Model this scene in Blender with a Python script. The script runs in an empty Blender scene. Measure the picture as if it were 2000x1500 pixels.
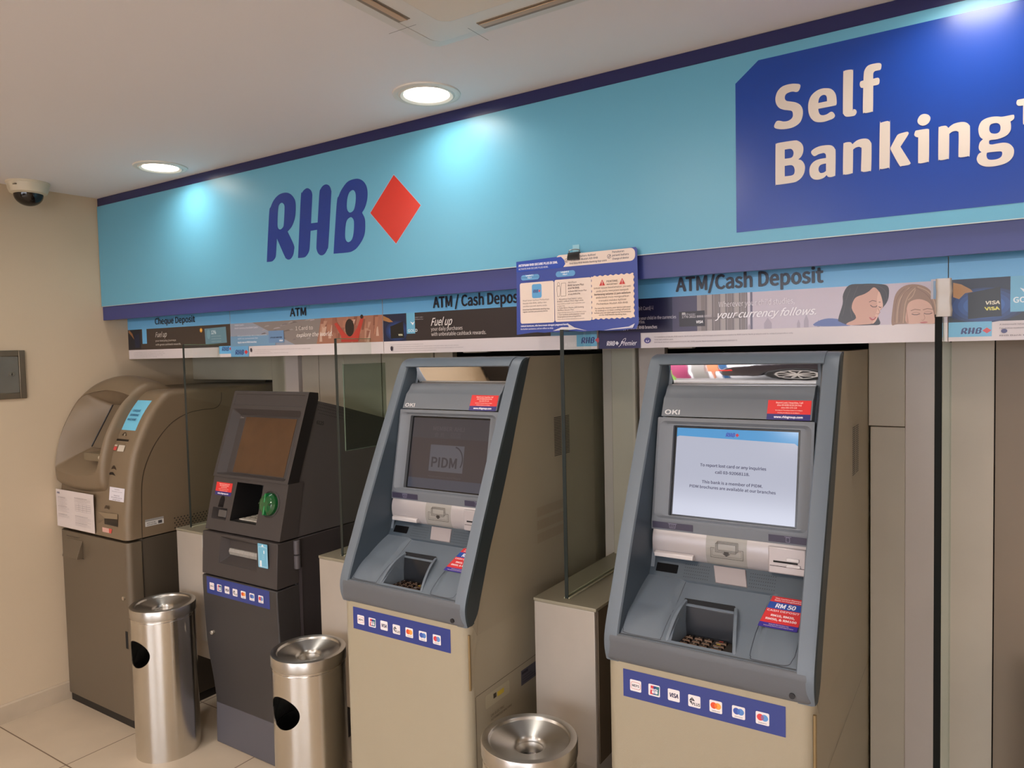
import bpy, bmesh, math, random, os
from mathutils import Vector, Matrix

random.seed(7)
SC = bpy.context.scene
COL = SC.collection
PI = math.pi

# ---------------------------------------------------------------- camera
cd = bpy.data.cameras.new('camera')
cam = bpy.data.objects.new('camera', cd)
COL.objects.link(cam)
F_PX = 1433.5
cd.sensor_fit = 'HORIZONTAL'
cd.sensor_width = 36.0
cd.lens = F_PX / 2000 * 36.0
cd.clip_start = 0.02
YAW, PITCH, ROLL = 0.57968, -0.04632, -0.0224
fw = Vector((-math.sin(YAW) * math.cos(PITCH), math.cos(YAW) * math.cos(PITCH), math.sin(PITCH)))
rt = fw.cross(Vector((0, 0, 1))).normalized()
up = rt.cross(fw)
c_, s_ = math.cos(ROLL), math.sin(ROLL)
r2 = rt * c_ + up * s_
u2 = up * c_ - rt * s_
cam.matrix_world = Matrix(((r2.x, u2.x, -fw.x, 3.655), (r2.y, u2.y, -fw.y, -1.928), (r2.z, u2.z, -fw.z, 1.6), (0, 0, 0, 1)))
SC.camera = cam

# ---------------------------------------------------------------- exposure, world, lights
SC.view_settings.view_transform = 'Standard'
SC.view_settings.look = 'None'
SC.view_settings.gamma = 1.0
SC.view_settings.exposure = 0.0
SC.cycles.max_bounces = 8
SC.cycles.transparent_max_bounces = 16
SC.cycles.sample_clamp_indirect = 6.0

wd = bpy.data.worlds.new('world')
SC.world = wd
wd.use_nodes = True
wb = wd.node_tree.nodes['Background']
wb.inputs[0].default_value = (0.90, 0.92, 1.0, 1)
wb.inputs[1].default_value = 8.5

CEIL = 2.381
DOWNLIGHTS = [(0.80, -0.158), (2.215, -0.165), (3.63, -0.165)]
LOBBY_FILL = [(1.0, -1.6), (2.5, -1.5), (1.0, -3.2), (2.6, -3.1), (4.3, -3.3)]  # unseen lamps added behind the camera to fill the room with light


def lamp(name, loc, power, color, size, spread=PI, shape='DISK'):
    l = bpy.data.lights.new(name, 'AREA')
    l.shape = shape
    l.size = size
    l.energy = power
    l.color = color
    l.spread = spread
    o = bpy.data.objects.new(name, l)
    COL.objects.link(o)
    o.location = loc
    return o


for i, (x, y) in enumerate(DOWNLIGHTS):
    lamp('downlight_lamp', (x, y, CEIL - 0.004), 1.4, (1.0, 0.97, 0.93), 0.13, math.radians(150))
for i, (x, y) in enumerate(LOBBY_FILL):
    lamp('lobby_fill_lamp', (x, y, CEIL - 0.012), 10.0, (1.0, 0.90, 0.80), 0.2)


# ---------------------------------------------------------------- materials
def lin(c):
    c = c / 255.0
    return c / 12.92 if c <= 0.04045 else ((c + 0.055) / 1.055) ** 2.4


def rgb(c):
    return (lin(c[0]), lin(c[1]), lin(c[2]), 1.0)


_M = {}


def mat(name, c, rough=0.5, metal=0.0, bump=0.0, bscale=200.0, mottle=0.0, mscale=3.0, coat=0.0, aniso=0.0, streak=False, spec=0.5):
    if name in _M:
        return _M[name]
    m = bpy.data.materials.new(name)
    m.use_nodes = True
    nt = m.node_tree
    b = nt.nodes['Principled BSDF']
    b.inputs['Base Color'].default_value = rgb(c)
    b.inputs['Roughness'].default_value = rough
    b.inputs['Metallic'].default_value = metal
    b.inputs['Specular IOR Level'].default_value = spec
    if coat:
        b.inputs['Coat Weight'].default_value = coat
        b.inputs['Coat Roughness'].default_value = 0.12
    if bump or mottle or streak:
        tc = nt.nodes.new('ShaderNodeTexCoord')
    if bump:
        n = nt.nodes.new('ShaderNodeTexNoise')
        n.inputs['Scale'].default_value = bscale
        n.inputs['Detail'].default_value = 3
        bp = nt.nodes.new('ShaderNodeBump')
        bp.inputs['Strength'].default_value = bump
        bp.inputs['Distance'].default_value = 0.002
        nt.links.new(tc.outputs['Object'], n.inputs['Vector'])
        nt.links.new(n.outputs['Fac'], bp.inputs['Height'])
        nt.links.new(bp.outputs['Normal'], b.inputs['Normal'])
    if mottle:
        n = nt.nodes.new('ShaderNodeTexNoise')
        n.inputs['Scale'].default_value = mscale
        n.inputs['Detail'].default_value = 5
        r = nt.nodes.new('ShaderNodeMapRange')
        r.inputs['From Min'].default_value = 0.3
        r.inputs['From Max'].default_value = 0.7
        r.inputs['To Min'].default_value = 1 - mottle
        r.inputs['To Max'].default_value = 1.0
        mx = nt.nodes.new('ShaderNodeVectorMath')
        mx.operation = 'SCALE'
        mx.inputs[0].default_value = rgb(c)[:3]
        nt.links.new(tc.outputs['Object'], n.inputs['Vector'])
        nt.links.new(n.outputs['Fac'], r.inputs['Value'])
        nt.links.new(r.outputs['Result'], mx.inputs['Scale'])
        nt.links.new(mx.outputs['Vector'], b.inputs['Base Color'])
    if streak:
        mp = nt.nodes.new('ShaderNodeMapping')
        mp.inputs['Scale'].default_value = (90, 90, 1.2)
        n = nt.nodes.new('ShaderNodeTexNoise')
        n.inputs['Scale'].default_value = 3
        n.inputs['Detail'].default_value = 4
        r = nt.nodes.new('ShaderNodeMapRange')
        r.inputs['To Min'].default_value = rough * 0.75
        r.inputs['To Max'].default_value = rough * 1.3
        nt.links.new(tc.outputs['Object'], mp.inputs['Vector'])
        nt.links.new(mp.outputs['Vector'], n.inputs['Vector'])
        nt.links.new(n.outputs['Fac'], r.inputs['Value'])
        nt.links.new(r.outputs['Result'], b.inputs['Roughness'])
    if aniso:
        b.inputs['Anisotropic'].default_value = aniso
        b.inputs['Anisotropic Rotation'].default_value = 0.25
        tg = nt.nodes.new('ShaderNodeTangent')
        tg.direction_type = 'RADIAL'
        tg.axis = 'Z'
        nt.links.new(tg.outputs['Tangent'], b.inputs['Tangent'])
    _M[name] = m
    return m


def emat(name, c, s):
    if name in _M:
        return _M[name]
    m = bpy.data.materials.new(name)
    m.use_nodes = True
    b = m.node_tree.nodes['Principled BSDF']
    b.inputs['Base Color'].default_value = (0.02, 0.02, 0.02, 1)
    b.inputs['Roughness'].default_value = 0.12
    b.inputs['Emission Color'].default_value = rgb(c)
    b.inputs['Emission Strength'].default_value = s
    _M[name] = m
    return m


def glassmat(name, tint, refl_rough=0.02):
    m = bpy.data.materials.new(name)
    m.use_nodes = True
    nt = m.node_tree
    nt.nodes.clear()
    out = nt.nodes.new('ShaderNodeOutputMaterial')
    mix = nt.nodes.new('ShaderNodeMixShader')
    tr = nt.nodes.new('ShaderNodeBsdfTransparent')
    gl = nt.nodes.new('ShaderNodeBsdfGlossy')
    fr = nt.nodes.new('ShaderNodeFresnel')
    fr.inputs['IOR'].default_value = 1.45
    ge = nt.nodes.new('ShaderNodeNewGeometry')
    sb = nt.nodes.new('ShaderNodeMath')
    sb.operation = 'SUBTRACT'
    sb.inputs[0].default_value = 1.0
    ml = nt.nodes.new('ShaderNodeMath')
    ml.operation = 'MULTIPLY'
    nt.links.new(ge.outputs['Backfacing'], sb.inputs[1])
    nt.links.new(sb.outputs[0], ml.inputs[0])
    nt.links.new(fr.outputs[0], ml.inputs[1])
    tr.inputs['Color'].default_value = (*tint, 1)
    gl.inputs['Roughness'].default_value = refl_rough
    gl.inputs['Color'].default_value = (0.9, 1.0, 0.95, 1)
    nt.links.new(ml.outputs[0], mix.inputs[0])
    nt.links.new(tr.outputs[0], mix.inputs[1])
    nt.links.new(gl.outputs[0], mix.inputs[2])
    nt.links.new(mix.outputs[0], out.inputs['Surface'])
    return m


def paint(c, rough=0.35, coat=0.0):
    """plain printed / painted colour"""
    return mat('print_%d_%d_%d_%d' % (*c, int(rough * 100)), c, rough)


# ---------------------------------------------------------------- mesh builder
class MB:
    def __init__(self, off=(0, 0, 0)):
        self.v, self.f, self.fm = [], [], []
        self.off = Vector(off)

    def add(self, verts, faces, m=0):
        b = len(self.v)
        self.v += [Vector(p) + self.off for p in verts]
        for f in faces:
            self.f.append([b + i for i in f])
            self.fm.append(m)

    def box(self, x0, y0, z0, x1, y1, z1, m=0):
        p = [(x0, y0, z0), (x1, y0, z0), (x1, y1, z0), (x0, y1, z0), (x0, y0, z1), (x1, y0, z1), (x1, y1, z1), (x0, y1, z1)]
        self.add(p, [(0, 3, 2, 1), (4, 5, 6, 7), (0, 1, 5, 4), (1, 2, 6, 5), (2, 3, 7, 6), (3, 0, 4, 7)], m)

    def prism(self, prof, a, b, axis='x', m=0):
        """prof: closed polygon; axis x: (y,z); y: (x,z); z: (x,y)"""
        def P(q, t):
            return {'x': (t, q[0], q[1]), 'y': (q[0], t, q[1]), 'z': (q[0], q[1], t)}[axis]
        n = len(prof)
        vs = [P(q, a) for q in prof] + [P(q, b) for q in prof]
        fs = [list(range(n)), list(range(2 * n - 1, n - 1, -1))]
        fs += [(i, i + n, (i + 1) % n + n, (i + 1) % n) for i in range(n)]
        self.add(vs, fs, m)

    def loft(self, rings, m=0, cap=True, closed=True):
        n = len(rings[0])
        vs = [p for r in rings for p in r]
        fs = []
        for k in range(len(rings) - 1):
            for i in range(n if closed else n - 1):
                j = (i + 1) % n
                fs.append((k * n + i, k * n + j, (k + 1) * n + j, (k + 1) * n + i))
        if cap:
            fs.append(list(range(n)))
            fs.append(list(range(len(vs) - 1, len(vs) - n - 1, -1)))
        self.add(vs, fs, m)

    def lathe(self, prof, c, seg=48, m=0, close=True):
        rings = []
        for k in range(seg):
            t = 2 * PI * k / seg
            rings.append([(c[0] + r * math.cos(t), c[1] + r * math.sin(t), c[2] + z) for r, z in prof])
        n = len(prof)
        vs = [p for r in rings for p in r]
        fs = []
        for k in range(seg):
            kk = (k + 1) % seg
            for i in range(n - 1 if not close else n):
                j = (i + 1) % n
                fs.append((k * n + i, kk * n + i, kk * n + j, k * n + j))
        self.add(vs, fs, m)

    def cyl(self, p0, p1, r, seg=20, m=0, r1=None):
        p0, p1 = Vector(p0), Vector(p1)
        d = (p1 - p0).normalized()
        a = d.orthogonal().normalized()
        b = d.cross(a)
        r1 = r if r1 is None else r1
        ring = lambda c, rr: [tuple(c + a * rr * math.cos(2 * PI * k / seg) + b * rr * math.sin(2 * PI * k / seg)) for k in range(seg)]
        self.loft([ring(p0, r), ring(p1, r1)], m)

    def tube(self, pts, r, seg=8, m=0):
        pts = [Vector(p) for p in pts]
        rings = []
        for i, p in enumerate(pts):
            d = (pts[min(i + 1, len(pts) - 1)] - pts[max(i - 1, 0)]).normalized()
            a = d.cross(Vector((0.3, 0.2, 1))).normalized()
            b = d.cross(a)
            rings.append([tuple(p + a * r * math.cos(2 * PI * k / seg) + b * r * math.sin(2 * PI * k / seg)) for k in range(seg)])
        self.loft(rings, m)

    def build(self, name, mats, parent=None, bevel=0.0, segs=2, smooth=False, angle=35):
        me = bpy.data.meshes.new(name)
        pl = parent_world(parent)
        me.from_pydata([tuple(p - pl) for p in self.v], [], self.f)
        bm = bmesh.new()
        bm.from_mesh(me)
        for i, f in enumerate(bm.faces):
            f.material_index = self.fm[i]
        bmesh.ops.recalc_face_normals(bm, faces=bm.faces)
        bm.to_mesh(me)
        bm.free()
        for mm in (mats if isinstance(mats, (list, tuple)) else [mats]):
            me.materials.append(mm)
        o = bpy.data.objects.new(name, me)
        COL.objects.link(o)
        if parent is not None:
            o.parent = parent
        if bevel:
            bv = o.modifiers.new('bevel', 'BEVEL')
            bv.width = bevel
            bv.segments = segs
            bv.limit_method = 'ANGLE'
            bv.angle_limit = math.radians(40)
            bv.harden_normals = False
            smooth = True
        if smooth:
            try:
                me.shade_smooth()
                me.set_sharp_from_angle(angle=math.radians(angle))
            except Exception:
                pass
        return o


def parent_world(p):
    v = Vector((0, 0, 0))
    while p is not None:
        v += p.location
        p = p.parent
    return v


def tag(o, label=None, cat=None, group=None, kind=None):
    if label:
        o['label'] = label
    if cat:
        o['category'] = cat
    if group:
        o['group'] = group
    if kind:
        o['kind'] = kind
    return o


def thing(name, loc, label, cat, group=None):
    o = bpy.data.objects.new(name, None)
    o.empty_display_size = 0.05
    COL.objects.link(o)
    o.location = loc
    return tag(o, label, cat, group)


def boolean(target, cutter):
    md = target.modifiers.new('cut', 'BOOLEAN')
    md.operation = 'DIFFERENCE'
    md.solver = 'EXACT'
    md.object = cutter
    bpy.context.view_layer.update()
    dg = bpy.context.evaluated_depsgraph_get()
    me = bpy.data.meshes.new_from_object(target.evaluated_get(dg), depsgraph=dg)
    for m_ in list(target.modifiers):
        target.modifiers.remove(m_)
    target.data = me
    bpy.data.objects.remove(cutter)
    try:
        me.set_sharp_from_angle(angle=math.radians(35))
    except Exception:
        pass


def cutter(mb):
    me = bpy.data.meshes.new('cut')
    me.from_pydata([tuple(p) for p in mb.v], [], mb.f)
    bm = bmesh.new()
    bm.from_mesh(me)
    bmesh.ops.recalc_face_normals(bm, faces=bm.faces)
    bm.to_mesh(me)
    bm.free()
    o = bpy.data.objects.new('cut', me)
    COL.objects.link(o)
    return o


def smooth_loop(pts, n=5):
    """closed Catmull-Rom; a point with a third value is a corner"""
    out = []
    N = len(pts)
    for i in range(N):
        p0, p1, p2, p3 = pts[i - 1], pts[i], pts[(i + 1) % N], pts[(i + 2) % N]
        if len(p1) > 2:
            p0 = p1
        if len(p2) > 2:
            p3 = p2
        for k in range(n):
            t = k / n
            q = []
            for a in (0, 1):
                q.append(0.5 * (2 * p1[a] + (p2[a] - p0[a]) * t + (2 * p0[a] - 5 * p1[a] + 4 * p2[a] - p3[a]) * t * t + (3 * p1[a] - p0[a] - 3 * p2[a] + p3[a]) * t ** 3))
            out.append(tuple(q))
    return out


def smooth_open(pts, n=4):
    out = []
    N = len(pts)
    for i in range(N - 1):
        p0, p1, p2, p3 = pts[max(i - 1, 0)], pts[i], pts[i + 1], pts[min(i + 2, N - 1)]
        for k in range(n):
            t = k / n
            out.append(tuple(0.5 * (2 * p1[a] + (p2[a] - p0[a]) * t + (2 * p0[a] - 5 * p1[a] + 4 * p2[a] - p3[a]) * t * t + (3 * p1[a] - p0[a] - 3 * p2[a] + p3[a]) * t ** 3) for a in range(len(p1))))
    out.append(tuple(pts[-1]))
    return out


def rrect(x0, y0, x1, y1, r, n=5):
    out = []
    for cx, cy, a0 in ((x1 - r, y1 - r, 0), (x0 + r, y1 - r, 90), (x0 + r, y0 + r, 180), (x1 - r, y0 + r, 270)):
        for k in range(n + 1):
            a = math.radians(a0 + 90 * k / n)
            out.append((cx + r * math.cos(a), cy + r * math.sin(a)))
    return out


# ---------------------------------------------------------------- flat lettering and print
def _font(fn):
    try:
        return bpy.data.fonts.load(os.path.join(bpy.utils.resource_path('LOCAL'), 'datafiles', 'fonts', fn))
    except Exception:
        return None


FONT = _font('Noto Sans CJK Regular.woff2')
_TM = {}


def _curve_mesh(c):
    o = bpy.data.objects.new('tmp', c)
    COL.objects.link(o)
    bpy.context.view_layer.update()
    dg = bpy.context.evaluated_depsgraph_get()
    me = bpy.data.meshes.new_from_object(o.evaluated_get(dg), depsgraph=dg)
    vs = [(v.co.x, v.co.y) for v in me.vertices]
    fs = [list(p.vertices) for p in me.polygons]
    bpy.data.objects.remove(o)
    bpy.data.meshes.remove(me)
    return vs, fs


def text_mesh(s, res=3):
    if s not in _TM:
        c = bpy.data.curves.new('t', 'FONT')
        c.body = s
        if FONT:
            c.font = FONT
        c.resolution_u = res
        _TM[s] = _curve_mesh(c)
    return _TM[s]


def loops_mesh(loops):
    c = bpy.data.curves.new('s', 'CURVE')
    c.dimensions = '2D'
    c.fill_mode = 'BOTH'
    for lp in loops:
        sp = c.splines.new('POLY')
        sp.points.add(len(lp) - 1)
        for i, p in enumerate(lp):
            sp.points[i].co = (p[0], p[1], 0, 1)
        sp.use_cyclic_u = True
    return _curve_mesh(c)


_hv = text_mesh('H')[0]
CAPH = max(p[1] for p in _hv) - min(p[1] for p in _hv)


class Decal:
    """thin printed layers on a plane: O + u*U + v*V, stacked along N"""

    def __init__(self, O, U, V, rough=0.35, base=0.0006, emis=0):
        self.O, self.U, self.V = Vector(O), Vector(U), Vector(V)
        self.N = self.U.cross(self.V).normalized()
        self.d = base
        self.rough = rough
        self.emis = emis
        self.vs, self.fs, self.fm, self.cols = [], [], [], []

    def _put(self, vs, fs, col, n=None):
        if col not in self.cols:
            self.cols.append(col)
        m = self.cols.index(col)
        b = len(self.vs)
        self.vs += [self.O + self.U * p[0] + self.V * p[1] + self.N * self.d for p in vs]
        for f in fs:
            self.fs.append([b + i for i in f])
            self.fm.append(m)

    def step(self):
        self.d += 0.00003

    def poly(self, pts, col):
        self._put(pts, [list(range(len(pts)))], col)
        self.step()

    def shape(self, loops, col):
        vs, fs = loops_mesh([[(p[0], p[1]) for p in l] for l in loops])
        self._put(vs, fs, col)
        self.step()

    def rect(self, u0, v0, u1, v1, col):
        self.poly([(u0, v0), (u1, v0), (u1, v1), (u0, v1)], col)

    def disc(self, u, v, r, col, ry=None, seg=28):
        ry = ry or r
        self.poly([(u + r * math.cos(2 * PI * k / seg), v + ry * math.sin(2 * PI * k / seg)) for k in range(seg)], col)

    def line(self, pts, w, col, closed=False):
        P = [Vector((p[0], p[1])) for p in pts]
        P = [p for i, p in enumerate(P) if i == 0 or (p - P[i - 1]).length > 1e-6]
        n = len(P)
        if n < 2:
            return
        vs = []
        for i in range(n):
            a = P[i - 1] if (i > 0 or closed) else None
            b = P[(i + 1) % n] if (i < n - 1 or closed) else None
            d1 = (P[i] - a).normalized() if a is not None else None
            d2 = (b - P[i]).normalized() if b is not None else None
            d1 = d1 or d2
            d2 = d2 or d1
            n1 = Vector((-d1.y, d1.x))
            n2 = Vector((-d2.y, d2.x))
            m = (n1 + n2)
            m = m.normalized() if m.length > 1e-4 else n1
            k = w / 2 / max(m.dot(n1), .45)
            vs += [P[i] + m * k, P[i] - m * k]
        fs = [(2 * i, 2 * i + 1, 2 * i + 3, 2 * i + 2) for i in range(n - 1)]
        if closed:
            fs.append((2 * n - 2, 2 * n - 1, 1, 0))
        self._put(vs, fs, col)
        self.step()

    def frame(self, pts, w, col):
        self.line(list(pts), w, col, closed=True)

    def text(self, s, u, v, w, h, col, bold=0.0, ital=0.0, align='l', rise=0.0):
        """w: width to fit (None = natural); h: cap height; v: baseline; rise: baseline climb over the width"""
        vs, fs = text_mesh(s)
        if not vs:
            return
        x0 = min(p[0] for p in vs)
        x1 = max(p[0] for p in vs)
        sy = h / CAPH
        sx = sy if w is None else w / (x1 - x0)
        W = (x1 - x0) * sx
        uo = u - (W if align == 'r' else W / 2 if align == 'c' else 0)
        k = rise / W if W else 0
        q = [(uo + (p[0] - x0) * sx + ital * p[1] * sy, v + p[1] * sy + k * (p[0] - x0) * sx) for p in vs]
        shifts = [(0, 0)]
        if bold:
            b = bold * h
            shifts = [(b * math.cos(a), b * math.sin(a) * 0.8) for a in (0.4, 1.2, 2.0, 2.75, 3.5, 4.3, 5.1, 5.9)] + [(0, 0)]
        for i, (dx, dy) in enumerate(shifts):
            self._put([(p[0] + dx, p[1] + dy) for p in q], fs, col)
            self.d += 0.000004
        self.step()

    def build(self, name, parent=None, label=None, emis=None):
        me = bpy.data.meshes.new(name)
        pl = parent_world(parent)
        me.from_pydata([tuple(p - pl) for p in self.vs], [], self.fs)
        for i, p in enumerate(me.polygons):
            p.material_index = self.fm[i]
        for c in self.cols:
            if isinstance(c, bpy.types.Material):
                me.materials.append(c)
            elif self.emis:
                me.materials.append(emat('screen_%d_%d_%d_%d' % (*c, int(self.emis * 100)), c, self.emis))
            else:
                me.materials.append(paint(c, self.rough))
        o = bpy.data.objects.new(name, me)
        COL.objects.link(o)
        if parent is not None:
            o.parent = parent
        if label:
            o['label'] = label
        return o


def XZ(y, base=0.0006, **k):
    """plane facing -y; u = x, v = z"""
    return Decal((0, y, 0), (1, 0, 0), (0, 0, 1), base=base, **k)


# RHB wordmark loops (x, z) measured on the fascia
RHB_LOOPS = [
    [(1.2477, 1.9696, 1), (1.2720, 2.1536), (1.2837, 2.1818), (1.3053, 2.2070), (1.3360, 2.2225), (1.3729, 2.2250), (1.4014, 2.2154), (1.4220, 2.1951), (1.4280, 2.1735), (1.4245, 2.1356), (1.4151, 2.1110), (1.3995, 2.0902), (1.3769, 2.0759, 1), (1.4093, 2.0216), (1.4102, 2.0022), (1.4034, 1.9834), (1.3907, 1.9709), (1.3759, 1.9680), (1.3630, 1.9733), (1.3547, 1.9828), (1.3132, 2.0554, 1), (1.3050, 1.9987), (1.3001, 1.9827), (1.2870, 1.9723), (1.2741, 1.9691)],
    [(1.3504, 2.1888), (1.3617, 2.1803), (1.3638, 2.1654), (1.3569, 2.1111), (1.3511, 2.0955), (1.3349, 2.0882), (1.3224, 2.0954), (1.3201, 2.1153), (1.3271, 2.1699), (1.3363, 2.1851)],
    [(1.4305, 1.9697, 1), (1.4574, 2.1920), (1.4655, 2.2116), (1.4801, 2.2222), (1.4975, 2.2246), (1.5145, 2.2144), (1.5211, 2.1994), (1.5197, 2.1808), (1.5092, 2.0924, 1), (1.5450, 2.0916, 1), (1.5592, 2.1943), (1.5668, 2.2119), (1.5809, 2.2224), (1.5980, 2.2246), (1.6140, 2.2162), (1.6220, 2.1982), (1.6211, 2.1799), (1.5987, 2.0096), (1.5918, 1.9884), (1.5776, 1.9726), (1.5593, 1.9680), (1.5438, 1.9756), (1.5345, 1.9922), (1.5345, 2.0095), (1.5409, 2.0648, 1), (1.5055, 2.0645, 1), (1.4987, 2.0130), (1.4939, 1.9912), (1.4814, 1.9765), (1.4646, 1.9690)],
    [(1.6234, 1.9685, 1), (1.6480, 2.1458), (1.6603, 2.1747), (1.6787, 2.1981), (1.7097, 2.2195), (1.7521, 2.2230), (1.7807, 2.2123), (1.7984, 2.1920), (1.8035, 2.1677), (1.8003, 2.1414), (1.7889, 2.1162), (1.7737, 2.1001, 1), (1.7853, 2.0809), (1.7878, 2.0627), (1.7842, 2.0273), (1.7694, 2.0019), (1.7455, 1.9802), (1.7239, 1.9701), (1.6981, 1.9664)],
    [(1.7315, 2.1858), (1.7425, 2.1774), (1.7459, 2.1604), (1.7418, 2.1340), (1.7325, 2.1141), (1.7152, 2.1077), (1.7028, 2.1162), (1.6989, 2.1333), (1.7036, 2.1600), (1.7143, 2.1797)],
    [(1.7175, 2.0909), (1.7290, 2.0829), (1.7326, 2.0689), (1.7288, 2.0331), (1.7194, 2.0114), (1.7020, 2.0031), (1.6895, 2.0114), (1.6859, 2.0285), (1.6906, 2.0645), (1.6992, 2.0833)],
]
RHB_DIAMOND = [(1.9289, 2.2107), (2.0455, 2.0923), (1.9304, 1.9755), (1.8138, 2.0944)]
RHB_S = [smooth_loop(l) for l in RHB_LOOPS]
_rx0 = min(p[0] for l in RHB_S for p in l)
_rx1 = max(p[0] for p in RHB_DIAMOND)
_rz0 = min(p[1] for l in RHB_S for p in l)
_rz1 = max(p[1] for l in RHB_S for p in l)
_RM = [loops_mesh([[((p[0] - _rx0) / (_rx1 - _rx0), (p[1] - _rz0) / (_rz1 - _rz0)) for p in l] for l in RHB_S])]


def rhb(d, u, v, w, h, col, dcol):
    """small copies of the wordmark with its diamond"""
    vs, fs = _RM[0]
    d._put([(u + p[0] * w, v + p[1] * h) for p in vs], fs, col)
    d.step()
    d.poly([(u + (p[0] - _rx0) / (_rx1 - _rx0) * w, v + (p[1] - _rz0) / (_rz1 - _rz0) * h) for p in RHB_DIAMOND], dcol)

# ================================================================ room
WALLC = (206, 186, 158)
m_wall = mat('wall paint', WALLC, 0.6, bump=0.15, bscale=300, mottle=0.06, mscale=1.5)
m_ceil = mat('ceiling paint', (232, 228, 230), 0.75, bump=0.05, bscale=200)
m_panel = mat('laminate panel', (192, 180, 162), 0.45, mottle=0.12, mscale=3)
m_panel2 = mat('light laminate', (200, 187, 178), 0.4, mottle=0.05, mscale=4)
m_brown = mat('brown panel', (140, 122, 102), 0.5, mottle=0.08)
m_black = mat('black void', (14, 12, 11), 0.8)
YF = -4.6
XR = 5.6
YW = 0.475


def floor_mat():
    m = bpy.data.materials.new('floor tile')
    m.use_nodes = True
    nt = m.node_tree
    b = nt.nodes['Principled BSDF']
    tc = nt.nodes.new('ShaderNodeTexCoord')
    mp = nt.nodes.new('ShaderNodeMapping')
    mp.inputs['Location'].default_value = (0.0, 0.543, 0)
    br = nt.nodes.new('ShaderNodeTexBrick')
    br.offset = 0
    br.inputs['Scale'].default_value = 1.0
    br.inputs['Brick Width'].default_value = 0.6
    br.inputs['Row Height'].default_value = 0.6
    br.inputs['Mortar Size'].default_value = 0.0028
    br.inputs['Mortar Smooth'].default_value = 0.2
    br.inputs['Color1'].default_value = rgb((206, 188, 164))
    br.inputs['Color2'].default_value = rgb((200, 182, 158))
    br.inputs['Mortar'].default_value = rgb((120, 98, 78))
    n = nt.nodes.new('ShaderNodeTexNoise')
    n.inputs['Scale'].default_value = 3.0
    n.inputs['Detail'].default_value = 6
    r = nt.nodes.new('ShaderNodeMapRange')
    r.inputs['From Min'].default_value = 0.35
    r.inputs['From Max'].default_value = 0.65
    r.inputs['To Min'].default_value = 0.88
    mx = nt.nodes.new('ShaderNodeVectorMath')
    mx.operation = 'SCALE'
    nt.links.new(tc.outputs['Object'], mp.inputs['Vector'])
    nt.links.new(mp.outputs['Vector'], br.inputs['Vector'])
    nt.links.new(tc.outputs['Object'], n.inputs['Vector'])
    nt.links.new(n.outputs['Fac'], r.inputs['Value'])
    nt.links.new(br.outputs['Color'], mx.inputs[0])
    nt.links.new(r.outputs['Result'], mx.inputs['Scale'])
    nt.links.new(mx.outputs['Vector'], b.inputs['Base Color'])
    b.inputs['Roughness'].default_value = 0.35
    return m


def struct(name, fill, mats, **k):
    mb = MB()
    fill(mb)
    return tag(mb.build(name, mats, **k), kind='structure')


struct('floor', lambda b: b.box(-0.3, YF - 0.2, -0.1, XR + 0.2, 1.8, 0), floor_mat())
struct('ceiling', lambda b: b.box(-0.3, YF - 0.2, CEIL, XR + 0.2, 1.8, CEIL + 0.1), m_ceil)
struct('wall_left', lambda b: b.box(-0.15, YF, 0, 0, 1.6, CEIL), m_wall)
struct('wall_right', lambda b: b.box(XR, YF, 0, XR + 0.15, 1.6, CEIL), m_wall)
struct('wall_rear', lambda b: b.box(-0.15, 1.6, 0, XR + 0.15, 1.7, CEIL), m_black)


def front_wall(b):
    b.box(2.9, YF - 0.15, 0, XR, YF, 0.25)
    b.box(0, YF - 0.15, 2.1, XR, YF, CEIL)
    for x in (0, 2.9, 4.6):
        b.box(x, YF - 0.12, 0.0 if x == 0 else 0.25, x + (0.9 if x == 0 else 0.08), YF, 2.1)


struct('wall_front', front_wall, m_wall)
struct('baseboard_left', lambda b: b.prism([(0, 0), (0.012, 0), (0.012, 0.077), (0.006, 0.083), (0, 0.083)], YF, YW, 'y'),
       mat('baseboard tile', (198, 180, 156), 0.4, mottle=0.25, mscale=5))


def back_wall(b):
    T = 0.03
    segs = [(0, 0.655, 1.478, 1.78), (0.655, 0.777, 0, 1.78), (0.780, 0.872, 0, 1.78), (0.875, 0.991, 0, 1.78), (0.994, 1.16, 1.0, 1.78),
            (1.16, 1.39, 1.0, 1.78), (1.396, 1.69, 0, 1.78), (1.696, 1.792, 0, 1.78), (1.792, 2.475, 1.72, 1.78),
            (2.475, 2.519, 0, 1.78), (2.519, 2.610, 0, 1.78), (2.616, 2.712, 0, 1.78), (2.712, 3.353, 1.72, 1.78),
            (3.353, 3.445, 0, 1.349), (3.445, 3.556, 0, 1.78), (3.56, 3.661, 0, 1.78), (3.82, XR, 0, 1.78)]
    for i, (x0, x1, z0, z1) in enumerate(segs):
        dy = -0.02 if i in (2, 10, 15) else 0
        b.box(x0, YW + dy, z0, x1, YW + T, z1, 1 if i in (2, 9, 11, 14) else 0)
    b.box(3.349, YW - 0.006, 1.352, 3.445, YW + T, 1.78, 0)
    b.box(0, YW + 0.001, 1.775, XR, YW + T, CEIL)


struct('wall_back', back_wall, [m_panel, m_panel2], bevel=0.0012, segs=1)
# black sheet painted in for the unlit space behind the wall openings
struct('wall_service', lambda b: b.box(0, 0.95, 0, XR, 0.99, CEIL), m_black)
struct('trim_1', lambda b: b.prism([(3.664, YW - 0.008), (3.75, YW - 0.008), (3.75, YW + 0.03), (3.664, YW + 0.03)], 0, 1.78, 'z'), m_brown)


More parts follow.
